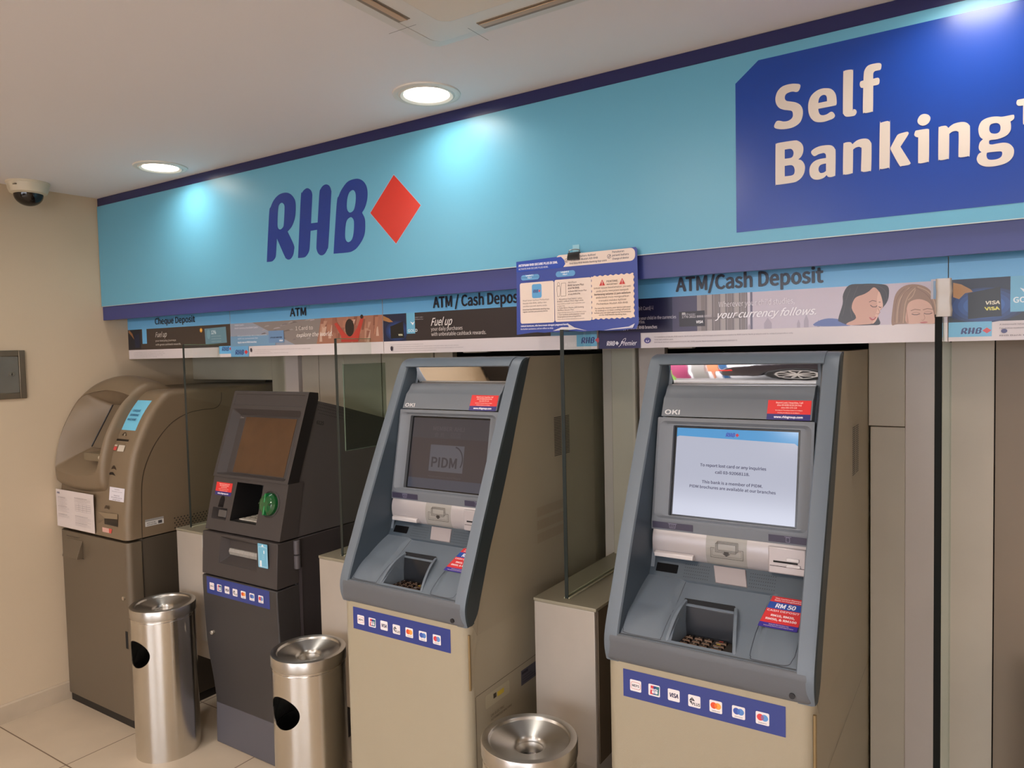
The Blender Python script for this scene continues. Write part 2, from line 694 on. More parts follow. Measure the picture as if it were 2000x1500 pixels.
# ================================================================ fascia sign
CY = (100, 170, 198)
m_fascia = mat('glossy cyan panel', CY, 0.36)
m_navy = mat('navy fascia', (34, 36, 86), 0.3)
m_navy2 = mat('navy fascia lower', (54, 62, 124), 0.35)
sign = thing('sign_fascia', (1.85, 0.05, 1.79), 'long cyan and navy bank fascia sign under the ceiling, with a white Self Banking box', 'sign')
mb = MB()
mb.box(0.0, 0.004, 1.808, 5.598, 0.121, CEIL - 0.001)
mb.box(0.0, 0.004, 1.790, 5.598, 0.018, 1.808)
mb.build('frame_box', m_navy2, sign)
mb = MB()
mb.box(0.0, 0.0015, 2.341, 5.598, 0.0035, CEIL - 0.001)
mb.build('top_band', m_navy, sign)
mb = MB()
mb.box(0.004, -0.004, 1.857, 5.596, 0.0035, 2.341)
mb.build('face_panel', m_fascia, sign, bevel=0.0008, segs=1)
mb = MB()
mb.box(0.004, -0.0048, 1.8552, 5.596, -0.001, 1.8574)
mb.build('edge_strip', mat('pale edge', (190, 200, 200), 0.4), sign)
d = XZ(-0.004, rough=0.28)
d.shape(RHB_S, (28, 58, 140))
d.build('wordmark', sign, 'dark blue bank initials')
d = XZ(-0.004, rough=0.28)
d.poly([(p[0] + (p[0] - 1.93) * 0.02, p[1] + (p[1] - 2.093) * 0.02) for p in RHB_DIAMOND], (160, 190, 210))
d.poly([(p[0], p[1]) for p in RHB_DIAMOND], (200, 48, 36))
d.build('diamond', sign, 'red diamond')
d = XZ(-0.004, rough=0.26)
d.poly([(3.100, 1.890), (4.30, 1.890), (4.30, 2.314), (3.158, 2.314), (3.100, 2.268)], (18, 64, 156))
d.build('blue_box', sign, 'blue box with one cut corner')
SELF = [
    [(3.2563, 2.2335), (3.2587, 2.2293), (3.2570, 2.2222), (3.2534, 2.2171), (3.2483, 2.2163), (3.2418, 2.2187), (3.2346, 2.2192), (3.2258, 2.2168), (3.2222, 2.2116), (3.2221, 2.2048), (3.2258, 2.1996), (3.2345, 2.1963), (3.2461, 2.1921), (3.2561, 2.1853), (3.2618, 2.1768), (3.2640, 2.1675), (3.2634, 2.1557), (3.2588, 2.1432), (3.2501, 2.1359), (3.2385, 2.1320), (3.2240, 2.1314), (3.2093, 2.1336), (3.1989, 2.1377), (3.1957, 2.1428), (3.1982, 2.1499), (3.2027, 2.1549), (3.2094, 2.1542), (3.2182, 2.1508), (3.2284, 2.1501), (3.2365, 2.1534), (3.2404, 2.1593), (3.2404, 2.1668), (3.2380, 2.1725), (3.2300, 2.1758), (3.2198, 2.1790), (3.2095, 2.1848), (3.2022, 2.1945), (3.1993, 2.2057), (3.2001, 2.2161), (3.2046, 2.2272), (3.2142, 2.2357), (3.2259, 2.2385), (3.2390, 2.2382), (3.2491, 2.2361)],
    [(3.3181, 2.2109), (3.3277, 2.2074), (3.3352, 2.1993), (3.3393, 2.1891), (3.3407, 2.1744), (3.3397, 2.1676), (3.3345, 2.1662), (3.2992, 2.1658, 1), (3.3006, 2.1575), (3.3041, 2.1509), (3.3110, 2.1484), (3.3193, 2.1495), (3.3276, 2.1534), (3.3331, 2.1505), (3.3369, 2.1425), (3.3331, 2.1367), (3.3234, 2.1341), (3.3124, 2.1325), (3.3012, 2.1336), (3.2914, 2.1372), (3.2830, 2.1461), (3.2781, 2.1574), (3.2763, 2.1710), (3.2772, 2.1856), (3.2818, 2.1979), (3.2888, 2.2053), (3.2987, 2.2106), (3.3084, 2.2122)],
    [(3.2993, 2.1797, 1), (3.3007, 2.1882), (3.3042, 2.1941), (3.3105, 2.1965), (3.3160, 2.1946), (3.3187, 2.1889), (3.3190, 2.1799, 1)],
    [(3.3552, 2.2376), (3.3563, 2.2416), (3.3604, 2.2436), (3.3724, 2.2427), (3.3757, 2.2402), (3.3767, 2.2357), (3.3757, 2.1530), (3.3777, 2.1501), (3.3823, 2.1475), (3.3843, 2.1421), (3.3823, 2.1367), (3.3777, 2.1340), (3.3656, 2.1345), (3.3596, 2.1367), (3.3555, 2.1426), (3.3542, 2.1529)],
    [(3.3995, 2.2264), (3.4008, 2.2339), (3.4054, 2.2414), (3.4119, 2.2448), (3.4223, 2.2453), (3.4326, 2.2441), (3.4364, 2.2400), (3.4364, 2.2337), (3.4345, 2.2285), (3.4287, 2.2281), (3.4229, 2.2276), (3.4197, 2.2234), (3.4194, 2.2111, 1), (3.4287, 2.2116), (3.4323, 2.2080), (3.4326, 2.2009), (3.4300, 2.1958), (3.4195, 2.1953, 1), (3.4190, 2.1403), (3.4171, 2.1364), (3.4054, 2.1356), (3.4002, 2.1372), (3.3975, 2.1409), (3.3982, 2.1948, 1), (3.3936, 2.1962), (3.3912, 2.2012), (3.3910, 2.2070), (3.3929, 2.2108), (3.3988, 2.2117, 1)],
    [(3.1990, 2.0933), (3.2003, 2.0980), (3.2059, 2.1004), (3.2432, 2.1000), (3.2526, 2.0973), (3.2604, 2.0903), (3.2645, 2.0807), (3.2645, 2.0694), (3.2603, 2.0588), (3.2528, 2.0524, 1), (3.2602, 2.0491), (3.2664, 2.0401), (3.2684, 2.0301), (3.2663, 2.0174), (3.2601, 2.0070), (3.2507, 2.0003), (3.2396, 1.9978), (3.2046, 1.9976), (3.1998, 1.9993), (3.1982, 2.0036)],
    [(3.2210, 2.0815, 1), (3.2345, 2.0812), (3.2400, 2.0767), (3.2419, 2.0699), (3.2399, 2.0621), (3.2344, 2.0589), (3.2209, 2.0591, 1)],
    [(3.2208, 2.0414, 1), (3.2351, 2.0413), (3.2414, 2.0374), (3.2442, 2.0289), (3.2429, 2.0193), (3.2366, 2.0157), (3.2207, 2.0160, 1)],
    [(3.3221, 2.0755), (3.3311, 2.0719), (3.3362, 2.0648), (3.3380, 2.0558), (3.3373, 2.0053), (3.3354, 2.0001), (3.3272, 1.9986), (3.3204, 2.0007), (3.3182, 2.0050, 1), (3.3106, 1.9989), (3.2985, 1.9966), (3.2878, 1.9995), (3.2810, 2.0072), (3.2787, 2.0172), (3.2795, 2.0284), (3.2841, 2.0373), (3.2926, 2.0432), (3.3032, 2.0455), (3.3165, 2.0458, 1), (3.3161, 2.0538), (3.3123, 2.0581), (3.3063, 2.0583), (3.2994, 2.0573), (3.2911, 2.0542), (3.2857, 2.0579), (3.2827, 2.0640), (3.2842, 2.0686), (3.2926, 2.0736), (3.3048, 2.0764)],
    [(3.3165, 2.0326, 1), (3.3107, 2.0324), (3.3032, 2.0304), (3.2998, 2.0245), (3.3001, 2.0172), (3.3039, 2.0119), (3.3107, 2.0117), (3.3164, 2.0148, 1)],
    [(3.3551, 2.0687), (3.3569, 2.0739), (3.3620, 2.0753), (3.3708, 2.0739), (3.3751, 2.0684, 1), (3.3802, 2.0730), (3.3888, 2.0770), (3.4003, 2.0773), (3.4088, 2.0743), (3.4144, 2.0664), (3.4159, 2.0569), (3.4152, 2.0046), (3.4116, 2.0005), (3.4002, 2.0000), (3.3952, 2.0022), (3.3935, 2.0063), (3.3948, 2.0527), (3.3931, 2.0576), (3.3888, 2.0602), (3.3816, 2.0592), (3.3764, 2.0557, 1), (3.3758, 2.0059), (3.3736, 2.0007), (3.3612, 1.9994), (3.3561, 2.0010), (3.3542, 2.0052)],
    [(3.4334, 2.1029), (3.4355, 2.1071), (3.4410, 2.1084), (3.4493, 2.1088), (3.4535, 2.1061), (3.4546, 2.1021), (3.4539, 2.0064), (3.4515, 2.0021), (3.4383, 2.0008), (3.4342, 2.0025), (3.4323, 2.0066)],
    [(3.4558, 2.0458), (3.4571, 2.0501), (3.4681, 2.0710), (3.4722, 2.0748), (3.4776, 2.0761), (3.4884, 2.0772), (3.4918, 2.0755), (3.4914, 2.0699), (3.4760, 2.0457, 1), (3.4953, 2.0084), (3.4960, 2.0045), (3.4926, 2.0020), (3.4791, 2.0017), (3.4736, 2.0042), (3.4572, 2.0395)],
    [(3.5236, 2.1107), (3.5315, 2.1072), (3.5357, 2.0998), (3.5335, 2.0913), (3.5283, 2.0864), (3.5210, 2.0850), (3.5137, 2.0890), (3.5100, 2.0964), (3.5117, 2.1036), (3.5163, 2.1094)],
    [(3.5045, 2.0721), (3.5065, 2.0762), (3.5111, 2.0768), (3.5283, 2.0767), (3.5325, 2.0745), (3.5333, 2.0699), (3.5331, 2.0077), (3.5305, 2.0029), (3.5167, 2.0017), (3.5127, 2.0034), (3.5116, 2.0066), (3.5117, 2.0606, 1), (3.5072, 2.0626), (3.5038, 2.0669)],
    [(3.5515, 2.0711), (3.5530, 2.0759), (3.5575, 2.0773), (3.5659, 2.0765), (3.5704, 2.0709, 1), (3.5748, 2.0749), (3.5824, 2.0786), (3.5950, 2.0795), (3.6038, 2.0768), (3.6094, 2.0707), (3.6113, 2.0617), (3.6110, 2.0069), (3.6079, 2.0031), (3.5954, 2.0026), (3.5910, 2.0043), (3.5898, 2.0082), (3.5901, 2.0539), (3.5882, 2.0601), (3.5837, 2.0621), (3.5774, 2.0613), (3.5723, 2.0578, 1), (3.5719, 2.0074), (3.5694, 2.0034), (3.5572, 2.0024), (3.5527, 2.0043), (3.5512, 2.0077)],
    [(3.6613, 2.0789), (3.6708, 2.0767), (3.6886, 2.0773), (3.6912, 2.0747), (3.6912, 2.0698), (3.6893, 2.0666), (3.6846, 2.0640, 1), (3.6858, 2.0539), (3.6847, 2.0443), (3.6794, 2.0368), (3.6723, 2.0331), (3.6616, 2.0307), (3.6483, 2.0308), (3.6465, 2.0269), (3.6472, 2.0228), (3.6520, 2.0209), (3.6617, 2.0214), (3.6724, 2.0213), (3.6820, 2.0180), (3.6891, 2.0097), (3.6915, 2.0009), (3.6899, 1.9899), (3.6834, 1.9810), (3.6739, 1.9761), (3.6608, 1.9739), (3.6475, 1.9742), (3.6365, 1.9772), (3.6278, 1.9840), (3.6241, 1.9932), (3.6253, 2.0003), (3.6283, 2.0055), (3.6329, 2.0077, 1), (3.6289, 2.0126), (3.6276, 2.0200), (3.6300, 2.0297), (3.6355, 2.0348, 1), (3.6300, 2.0412), (3.6272, 2.0517), (3.6274, 2.0631), (3.6322, 2.0737), (3.6407, 2.0786), (3.6516, 2.0801)],
    [(3.6565, 2.0657), (3.6626, 2.0641), (3.6664, 2.0589), (3.6668, 2.0503), (3.6639, 2.0445), (3.6579, 2.0431), (3.6506, 2.0454), (3.6472, 2.0510), (3.6469, 2.0582), (3.6493, 2.0641)],
    [(3.6448, 2.0050), (3.6642, 2.0042), (3.6696, 2.0024), (3.6704, 1.9973), (3.6679, 1.9913), (3.6607, 1.9882), (3.6498, 1.9885), (3.6443, 1.9915), (3.6422, 1.9975), (3.6424, 2.0025)],
    [(3.6949, 2.1020), (3.6966, 2.1065), (3.7024, 2.1074), (3.7209, 2.1071), (3.7244, 2.1037), (3.7210, 2.0947), (3.7118, 2.0930, 1), (3.7121, 2.0561), (3.7087, 2.0539), (3.7067, 2.0571), (3.7066, 2.0933, 1), (3.6990, 2.0941), (3.6955, 2.0976)],
]
d = XZ(-0.0052, rough=0.3)
d.shape([smooth_loop(l, 4) for l in SELF], (216, 204, 192))
d.build('self_banking_lettering', sign, 'white rounded letters Self Banking')

# ================================================================ poster boards
YP = 0.122
HB = (110, 184, 232)
WH = (222, 212, 212)
INK = (24, 30, 48)


def board(x0, x1, z0=1.60, z1=1.793, name='poster_board'):
    b = MB()
    b.box(x0, YP, z0, x1, YP + 0.012, z1)
    return b


def poster(x0, x1, label):
    t = thing('advertising_board', ((x0 + x1) / 2, YP, 1.598), label, 'advertising board', 'advertising boards under the fascia sign')
    board(x0, x1, 1.597, 1.805).build('backing_board', paint(WH), t)
    return t


ZH0, ZH1 = 1.7435, 1.803     # header band
ZW = 1.642                    # top of the white footer


def base_print(d, x0, x1, pic, footer=True):
    d.rect(x0, ZH0, x1, ZH1, HB)
    d.rect(x0, 1.784, x1, ZH1, (92, 160, 208))  # shade under the fascia painted in as a darker top strip
    d.rect(x0, ZW, x1, ZH0, pic)


# --- cheque deposit
X = [(-0.0014, 1.7462), (0.8266, 1.7437)]
x0, x1 = 0.004, X[1][0]
t = poster(x0, x1, 'narrow Cheque Deposit advertising board nearest the left wall')
d = XZ(YP, rough=0.3)
base_print(d, x0, x1, (66, 54, 48))
P = [(0.0103, 1.7458), (0.1174, 1.6470), (0.1310, 1.7449), (0.1700, 1.6712), (0.6133, 1.7225), (0.6436, 1.6572), (0.7959, 1.7323), (0.7418, 1.6117), (0.8267, 1.6462)]
d.rect(x0 + .004, P[1][1], P[1][0], ZH0, (22, 26, 38))
d.poly([(x0 + .01, ZH0), (x0 + .04, ZH0 - .02), (x0 + .055, ZH0 - .05), (x0 + .03, ZH0 - .03), (x0 + .005, ZH0 - .012)], (150, 100, 60))
d.poly([(x0 + .06, ZW + .01), (x0 + .10, ZW + .012), (x0 + .10, ZH0 - .02), (x0 + .06, ZH0 - .03)], (20, 34, 66))
d.rect(P[2][0], P[3][1], P[3][0], ZH0, HB)
d.disc(P[4][0], P[4][1], 0.010, (226, 160, 60), ry=.010)
d.disc(P[4][0], P[4][1], 0.005, (250, 215, 120))
d.poly([(P[5][0], P[5][1]), (P[6][0] + .004, P[5][1] + .004), (P[6][0], P[6][1]), (P[5][0] - .004, P[6][1] - .004)], (104, 144, 160))
d.text('12%', P[5][0] + .045, P[5][1] + .045, .035, .016, (200, 220, 225), .05)
d.disc(P[5][0] + .025, P[5][1] + .045, .013, (120, 165, 180), ry=.022)
for k in range(3):
    d.text('cashback rewards', P[5][0] + .045, P[5][1] + .034 - k * .012, .07, .003, (190, 210, 215))
d.rect(P[7][0], P[7][1], x1, P[8][1], HB)
rhb(d, P[7][0] + .02, P[7][1] + .012, .075, .02, (38, 70, 140), (210, 60, 60))
d.build('printed_picture', t)
d = XZ(YP, rough=0.3, base=0.0036)
Q = [(0.2511, 1.7625), (0.5729, 1.7604), (0.2495, 1.7004), (0.3411, 1.7040), (0.2478, 1.6787), (0.4177, 1.6793), (0.2485, 1.6600), (0.4575, 1.6614)]
d.text('Cheque Deposit', Q[0][0], Q[0][1], Q[1][0] - Q[0][0], .0285, INK, .035)
d.build('heading', t, 'dark heading Cheque Deposit')
d = XZ(YP, rough=0.3, base=0.0036)
d.text('Fuel up', Q[2][0], Q[2][1], Q[3][0] - Q[2][0], .024, (235, 228, 220), 0, .3)
d.text('your everyday journeys', Q[4][0], Q[4][1], Q[5][0] - Q[4][0], .0085, (225, 215, 205))
d.text('with great cashback rewards.', Q[6][0], Q[6][1], Q[7][0] - Q[6][0], .0085, (225, 215, 205))
d.build('slogan', t)
d = XZ(YP, rough=0.3, base=0.0036)
for k in range(4):
    d.text('For avoidance of doubt, promotions are subject to terms and conditions apply', x0 + .05, 1.628 - k * .0075, (.26, .27, .25, .2)[k], .0022, (120, 110, 112))
d.build('fine_print', t)

# --- ATM, red rock
X2 = [(1.7387, 1.7424)]
a0, a1 = x1 + .002, X2[0][0]
t = poster(a0, a1, 'ATM advertising board showing a person in red before red rocks')
d = XZ(YP, rough=0.3)
base_print(d, a0, a1, (150, 156, 170))
R = [(0.8266, 1.7153), (1.0825, 1.6471), (1.1805, 1.6502), (1.4083, 1.7445)]
xr = R[3][0]
random.seed(3)
d.poly([(a0 + .15, ZH0), (xr + .02, ZH0), (xr - .02, ZW), (a0 + .42, ZW)], (138, 128, 124))
for k in range(26):
    u = random.uniform(a0 + .2, xr - .05)
    v = random.uniform(ZW + .012, ZH0 - .006)
    w = random.uniform(.02, .06)
    d.poly([(u, v), (u + w, v + .004), (u + w * .7, v + .008), (u + w * .2, v + .005)], random.choice([(112, 100, 96), (160, 152, 150), (170, 160, 165), (122, 114, 118)]))
d.poly([(xr - .03, ZW), (a1, ZW), (a1, ZH0), (xr, ZH0)], (164, 112, 92))
for k in range(44):
    u = random.uniform(xr - .02, a1 - .03)
    v0 = random.uniform(ZW, ZH0 - .03)
    v1 = min(ZH0, v0 + random.uniform(.02, .06))
    d.poly([(u, v0), (u + random.uniform(.006, .02), v0), (u + random.uniform(.008, .03), v1), (u + .004, v1)], random.choice([(186, 140, 118), (134, 84, 68), (206, 170, 150), (150, 96, 80), (176, 120, 96)]))
d.rect(a0, ZW, a0 + .30, ZW + .045, (118, 158, 190))
J = [(1.4833, 1.7186), (1.4978, 1.7231), (1.5316, 1.6893), (1.5485, 1.6738), (1.5831, 1.6728), (1.6083, 1.6991), (1.6284, 1.7376), (1.6440, 1.7379), (1.6399, 1.7224), (1.6233, 1.6838), (1.6094, 1.6449), (1.5190, 1.6461), (1.5201, 1.6696)]
d.poly([(p[0], p[1]) for p in J], (188, 62, 52))
H = [(1.5671, 1.7005), (1.6339, 1.7383)]
d.disc(H[0][0], H[0][1], .024, (40, 30, 28), ry=.034)
d.disc(H[1][0], H[1][1] + .002, .008, (44, 34, 32))
C1 = [(1.0869, 1.6524), (1.1834, 1.7034)]
d.rect(C1[0][0], C1[0][1], C1[1][0], C1[1][1], (110, 146, 186))
d.text('1770 2022 8888 8888', C1[0][0] + .01, C1[0][1] + .02, .075, .005, (40, 50, 80), .1)
d.text('VISA', C1[1][0] - .03, C1[0][1] + .006, .022, .006, (235, 240, 245), .1, .2)
B1 = [(0.8257, 1.6007), (0.9510, 1.6473)]
d.rect(a0, 1.597, B1[1][0], ZW + .001, (108, 170, 214))
rhb(d, a0 + .03, 1.606, .088, .022, (38, 60, 130), (214, 60, 66))
d.build('printed_picture', t)
d = XZ(YP, rough=0.3, base=0.0036)
Q = [(1.2277, 1.7590), (1.3228, 1.7574), (1.2583, 1.7009), (1.3615, 1.7016), (1.2607, 1.6730), (1.4717, 1.6711), (0.8637, 1.7321), (0.9256, 1.7310), (0.8628, 1.7186), (1.0194, 1.7155), (0.8813, 1.6854), (1.0764, 1.6853), (0.8805, 1.6731), (1.0169, 1.6728), (0.8794, 1.6563), (1.0073, 1.6554)]
d.text('ATM', Q[0][0], Q[0][1], Q[1][0] - Q[0][0], .0315, INK, .04)
d.build('heading', t, 'dark heading ATM')
d = XZ(YP, rough=0.3, base=0.0036)
d.text('1 Card to', Q[2][0], Q[2][1], Q[3][0] - Q[2][0], .015, (232, 222, 216))
d.text('explore the world.', Q[4][0], Q[4][1], Q[5][0] - Q[4][0], .016, (240, 232, 226), 0.01, .35)
d.build('slogan', t)
d = XZ(YP, rough=0.3, base=0.0036)
d.text('Debit Card-i', Q[6][0], Q[6][1], Q[7][0] - Q[6][0], .007, (232, 232, 240))
d.text('Multi Currency Visa Debit Card-i', Q[8][0], Q[8][1], Q[9][0] - Q[8][0], .007, (232, 232, 240))
d.text('Enjoy great exchange rates in many currencies', Q[10][0], Q[10][1], Q[11][0] - Q[10][0], .006, (225, 232, 240))
d.text('with no conversion fee', Q[12][0], Q[12][1], Q[13][0] - Q[12][0], .006, (225, 232, 240))
d.text('Apply now at RHB branches', Q[14][0], Q[14][1], Q[15][0] - Q[14][0], .007, (240, 244, 248), .05)
d.build('offer_text', t)
d = XZ(YP, rough=0.3, base=0.0036)
E1 = [(0.9686, 1.6248), (0.9886, 1.6272), (1.3427, 1.6282)]
d.disc(E1[0][0], E1[0][1], .006, (50, 44, 60), ry=.009)
for k in range(3):
    d.text('For avoidance of doubt, promotions are offered in relation to bank products, terms and conditions apply', E1[1][0], 1.624 - k * .0075, (E1[2][0] - E1[1][0]) * (1, .3, .62)[k], .0024, (130, 112, 112))
d.build('fine_print', t)

# --- fuel up
X3 = [(2.6310, 1.6078), (2.6356, 1.6077)]
b0, b1 = a1 + .003, X3[0][0]
t = poster(b0, b1, 'dark Fuel up board headed ATM / Cash Deposit, half hidden by a hanging notice')
d = XZ(YP, rough=0.3)
base_print(d, b0, b1, (46, 38, 40))
P = [(1.7375, 1.6489), (1.8540, 1.7396), (1.8572, 1.7409), (1.8974, 1.6680), (1.7768, 1.6979), (1.8406, 1.7144), (1.8445, 1.6532), (1.7782, 1.6526)]
d.rect(b0, ZW, P[1][0], ZH0, (18, 30, 62))
for k in range(6):
    r = .055 - k * .008
    d.disc((P[4][0] + P[5][0]) / 2, 1.68, r, (20 + 9 * k, 44 + 14 * k, 92 + 20 * k), ry=r * .68)
d.poly([(p[0], p[1]) for p in P[4:8]], (16, 16, 20))
d.poly([(b0, ZH0 - .004), (b0 + .03, ZH0 - .016), (b0 + .05, ZH0 - .03), (b0 + .03, ZH0 - .03), (b0, ZH0 - .022)], (170, 118, 70))
d.text('VISA', P[6][0] - .028, 1.662, .02, .006, (220, 220, 190), .1)
d.rect(P[2][0], P[3][1], P[3][0], ZH0, (108, 180, 214))
d.text('GOLD', P[2][0] + .006, 1.674, .045, .010, (220, 236, 244), .03)
d.poly([(P[2][0] + .018, 1.712), (P[2][0] + .03, 1.707), (P[2][0] + .04, 1.712), (P[2][0] + .03, 1.698)], (236, 244, 248))
C2 = [(2.4668, 1.6428), (2.5605, 1.6484)]
d.rect(C2[0][0], ZW, b1, ZW + .012, (84, 128, 160))
R3 = [(2.5603, 1.6079)]
d.rect(R3[0][0], 1.606, b1, ZW + .001, (110, 178, 214))
rhb(d, R3[0][0] + .016, 1.615, .068, .02, (40, 66, 132), (206, 80, 96))
d.build('printed_picture', t)
d = XZ(YP, rough=0.3, base=0.0036)
Q = [(1.9872, 1.7563), (2.3453, 1.7566), (1.9744, 1.6930), (2.0660, 1.6986), (1.9738, 1.6748), (2.1147, 1.6746), (1.9749, 1.6564), (2.2148, 1.6559), (1.8995, 1.7236), (1.9387, 1.7243)]
d.text('ATM / Cash Depos', Q[0][0], Q[0][1], Q[1][0] - Q[0][0], .037, INK, .045)
d.text('it', Q[1][0] + .004, Q[0][1], None, .037, INK, .045)
d.build('heading', t, 'dark heading ATM / Cash Deposit')
d = XZ(YP, rough=0.3, base=0.0036)
d.text('Fuel up', Q[2][0], Q[2][1], Q[3][0] - Q[2][0], .027, (240, 234, 228), 0.015, .35)
d.text('your daily purchases', Q[4][0], Q[4][1], Q[5][0] - Q[4][0], .0125, (232, 224, 220))
d.text('with unbeatable cashback rewards.', Q[6][0], Q[6][1], Q[7][0] - Q[6][0], .0125, (232, 224, 220))
d.text('CREDIT CARD-i', Q[8][0], Q[8][1], Q[9][0] - Q[8][0], .004, (180, 176, 180))
d.text('RHB Bank Visa', Q[8][0], Q[8][1] - .007, Q[9][0] - Q[8][0], .004, (180, 176, 180))
d.build('slogan', t)
d = XZ(YP, rough=0.3, base=0.0036)
E1 = [(1.7755, 1.6322), (1.7831, 1.6153), (1.7959, 1.6165), (2.1140, 1.6168)]
d.disc(E1[1][0], E1[1][1], .006, (50, 44, 60), ry=.009)
for k in range(4):
    d.text('A minimum retail spend in the statement month is required for the cashback reward. Terms and conditions apply for card customers', E1[0][0] + (0.02 if k == 2 else 0), 1.628 - k * .0078, (.16, .32, .32, .22)[k], .0024, (120, 108, 112))
d.build('fine_print', t)

# --- two women
X4 = [(3.5653, 1.6343), (3.5441, 1.5897)]
e0, e1 = b1 + .008, X4[0][0]
t = poster(e0, e1, 'wide advertising board with two women, headed ATM/Cash Deposit')
d = XZ(YP, rough=0.3)
base_print(d, e0, e1, (196, 184, 196))
P = [(2.8960, 1.6943), (2.9497, 1.7428), (3.0861, 1.6417), (3.1024, 1.6429), (3.0990, 1.7427)]
xn = P[0][0]
d.rect(e0, ZW, P[1][0] + .02, ZH0, (34, 34, 66))
d.rect(xn - .02, ZW, P[1][0], ZH0, (72, 68, 96))
d.rect(P[1][0], ZW, P[2][0], ZH0, (150, 140, 140))
for k in range(7):
    u = P[1][0] + .012 + k * (P[2][0] - P[1][0]) / 7.2
    d.rect(u, ZW, u + .012, ZH0, ((128, 118, 118), (168, 158, 156))[k % 2])
    d.rect(u + .013, ZW, u + .016, ZH0, (104, 96, 98))
d.rect(P[1][0], 1.674, P[2][0], 1.680, (116, 106, 108))
d.rect(P[2][0] + .006, ZW, P[2][0] + .014, ZH0, (206, 196, 206))
d.rect(P[3][0] - .003, ZW, P[3][0] + .003, ZH0, (96, 90, 112))
S = [(3.1462, 1.6490), (3.1663, 1.6389), (3.2447, 1.6454), (3.2254, 1.6352), (3.2638, 1.6407), (3.3198, 1.6337), (3.2543, 1.6393)]
for (u, w, h) in ((S[0][0], .02, .03), (S[2][0], .012, .035), (S[3][0], .008, .022), (S[0][0] - .05, .006, .016), (S[2][0] + .03, .006, .02)):
    d.poly([(u - w / 2, ZW), (u + w / 2, ZW), (u + w / 2, ZW + h * .5), (u, ZW + h), (u - w / 2, ZW + h * .5)], (170, 158, 172))
# dark haired woman: jacket, hair, face
d.poly(smooth_loop([(p[0], max(p[1], ZW + .0005)) for p in [(3.2650, 1.6452), (3.2748, 1.6578), (3.2989, 1.6635), (3.3274, 1.6592), (3.3438, 1.6474), (3.3452, 1.6413)]], 3), (86, 104, 164))
d.poly(smooth_loop([(p[0], max(p[1], ZW + .0005)) for p in [(3.3227, 1.6610), (3.3331, 1.6986), (3.3345, 1.7238), (3.3486, 1.7456), (3.3785, 1.7471), (3.4146, 1.7446), (3.4368, 1.7373), (3.4390, 1.7126), (3.4324, 1.6933), (3.4147, 1.6695), (3.4200, 1.6445), (3.3967, 1.6424), (3.3508, 1.6441), (3.3274, 1.6531)]], 4), (40, 30, 32))
d.poly(smooth_loop([(p[0], max(p[1], ZW + .0005)) for p in [(3.3624, 1.7121), (3.3830, 1.7209), (3.3944, 1.7276), (3.4057, 1.7368), (3.4169, 1.7262), (3.4236, 1.7086), (3.4258, 1.6887), (3.4200, 1.6791), (3.4156, 1.6645), (3.4057, 1.6476), (3.3830, 1.6444), (3.3461, 1.6443), (3.3443, 1.6499), (3.3647, 1.6617), (3.3545, 1.6874)]], 4), (206, 158, 138))
def clampz(pts):
    return [(p[0], max(p[1], ZW + .0006)) for p in pts]


d.poly(clampz(smooth_loop([(3.4169, 1.7262), (3.4236, 1.7086), (3.4262, 1.6877), (3.4200, 1.6791), (3.4156, 1.6645), (3.4093, 1.6509), (3.4021, 1.6462), (3.4093, 1.6673), (3.4138, 1.6844), (3.4128, 1.7067)], 3)), (222, 178, 158))
d.line([(3.3976, 1.6927), (3.4030, 1.6879), (3.4093, 1.6876), (3.4129, 1.6904)], .0018, (58, 38, 38))
d.line([(3.4164, 1.6882), (3.4200, 1.6851), (3.4227, 1.6869)], .0016, (58, 38, 38))
d.line([(3.3948, 1.7003), (3.4021, 1.7039), (3.4111, 1.7014)], .0015, (84, 58, 52))
d.line([(3.4164, 1.6991), (3.4209, 1.6989)], .0014, (84, 58, 52))
d.line([(3.4146, 1.6844), (3.4196, 1.6732), (3.4156, 1.6695), (3.4111, 1.6707)], .0011, (166, 116, 100))
d.poly(clampz(smooth_loop([(3.3948, 1.6624), (3.4021, 1.6611), (3.4111, 1.6627), (3.4075, 1.6559), (3.4003, 1.6542)], 3)), (176, 84, 84))
d.poly(clampz([(3.3976, 1.6613), (3.4030, 1.6601), (3.4093, 1.6613), (3.4039, 1.6586)]), (236, 226, 222))
for pts in ([(3.3518, 1.7368), (3.3415, 1.7082), (3.3345, 1.6731)], [(3.3693, 1.7427), (3.3578, 1.7123), (3.3517, 1.6875), (3.3554, 1.6621)], [(3.3830, 1.7428), (3.4124, 1.7408), (3.4315, 1.7253), (3.4351, 1.7030)], [(3.3462, 1.7231), (3.3392, 1.6982), (3.3330, 1.6681)]):
    d.line(clampz(smooth_open(pts, 4)), .0010, (70, 56, 58))
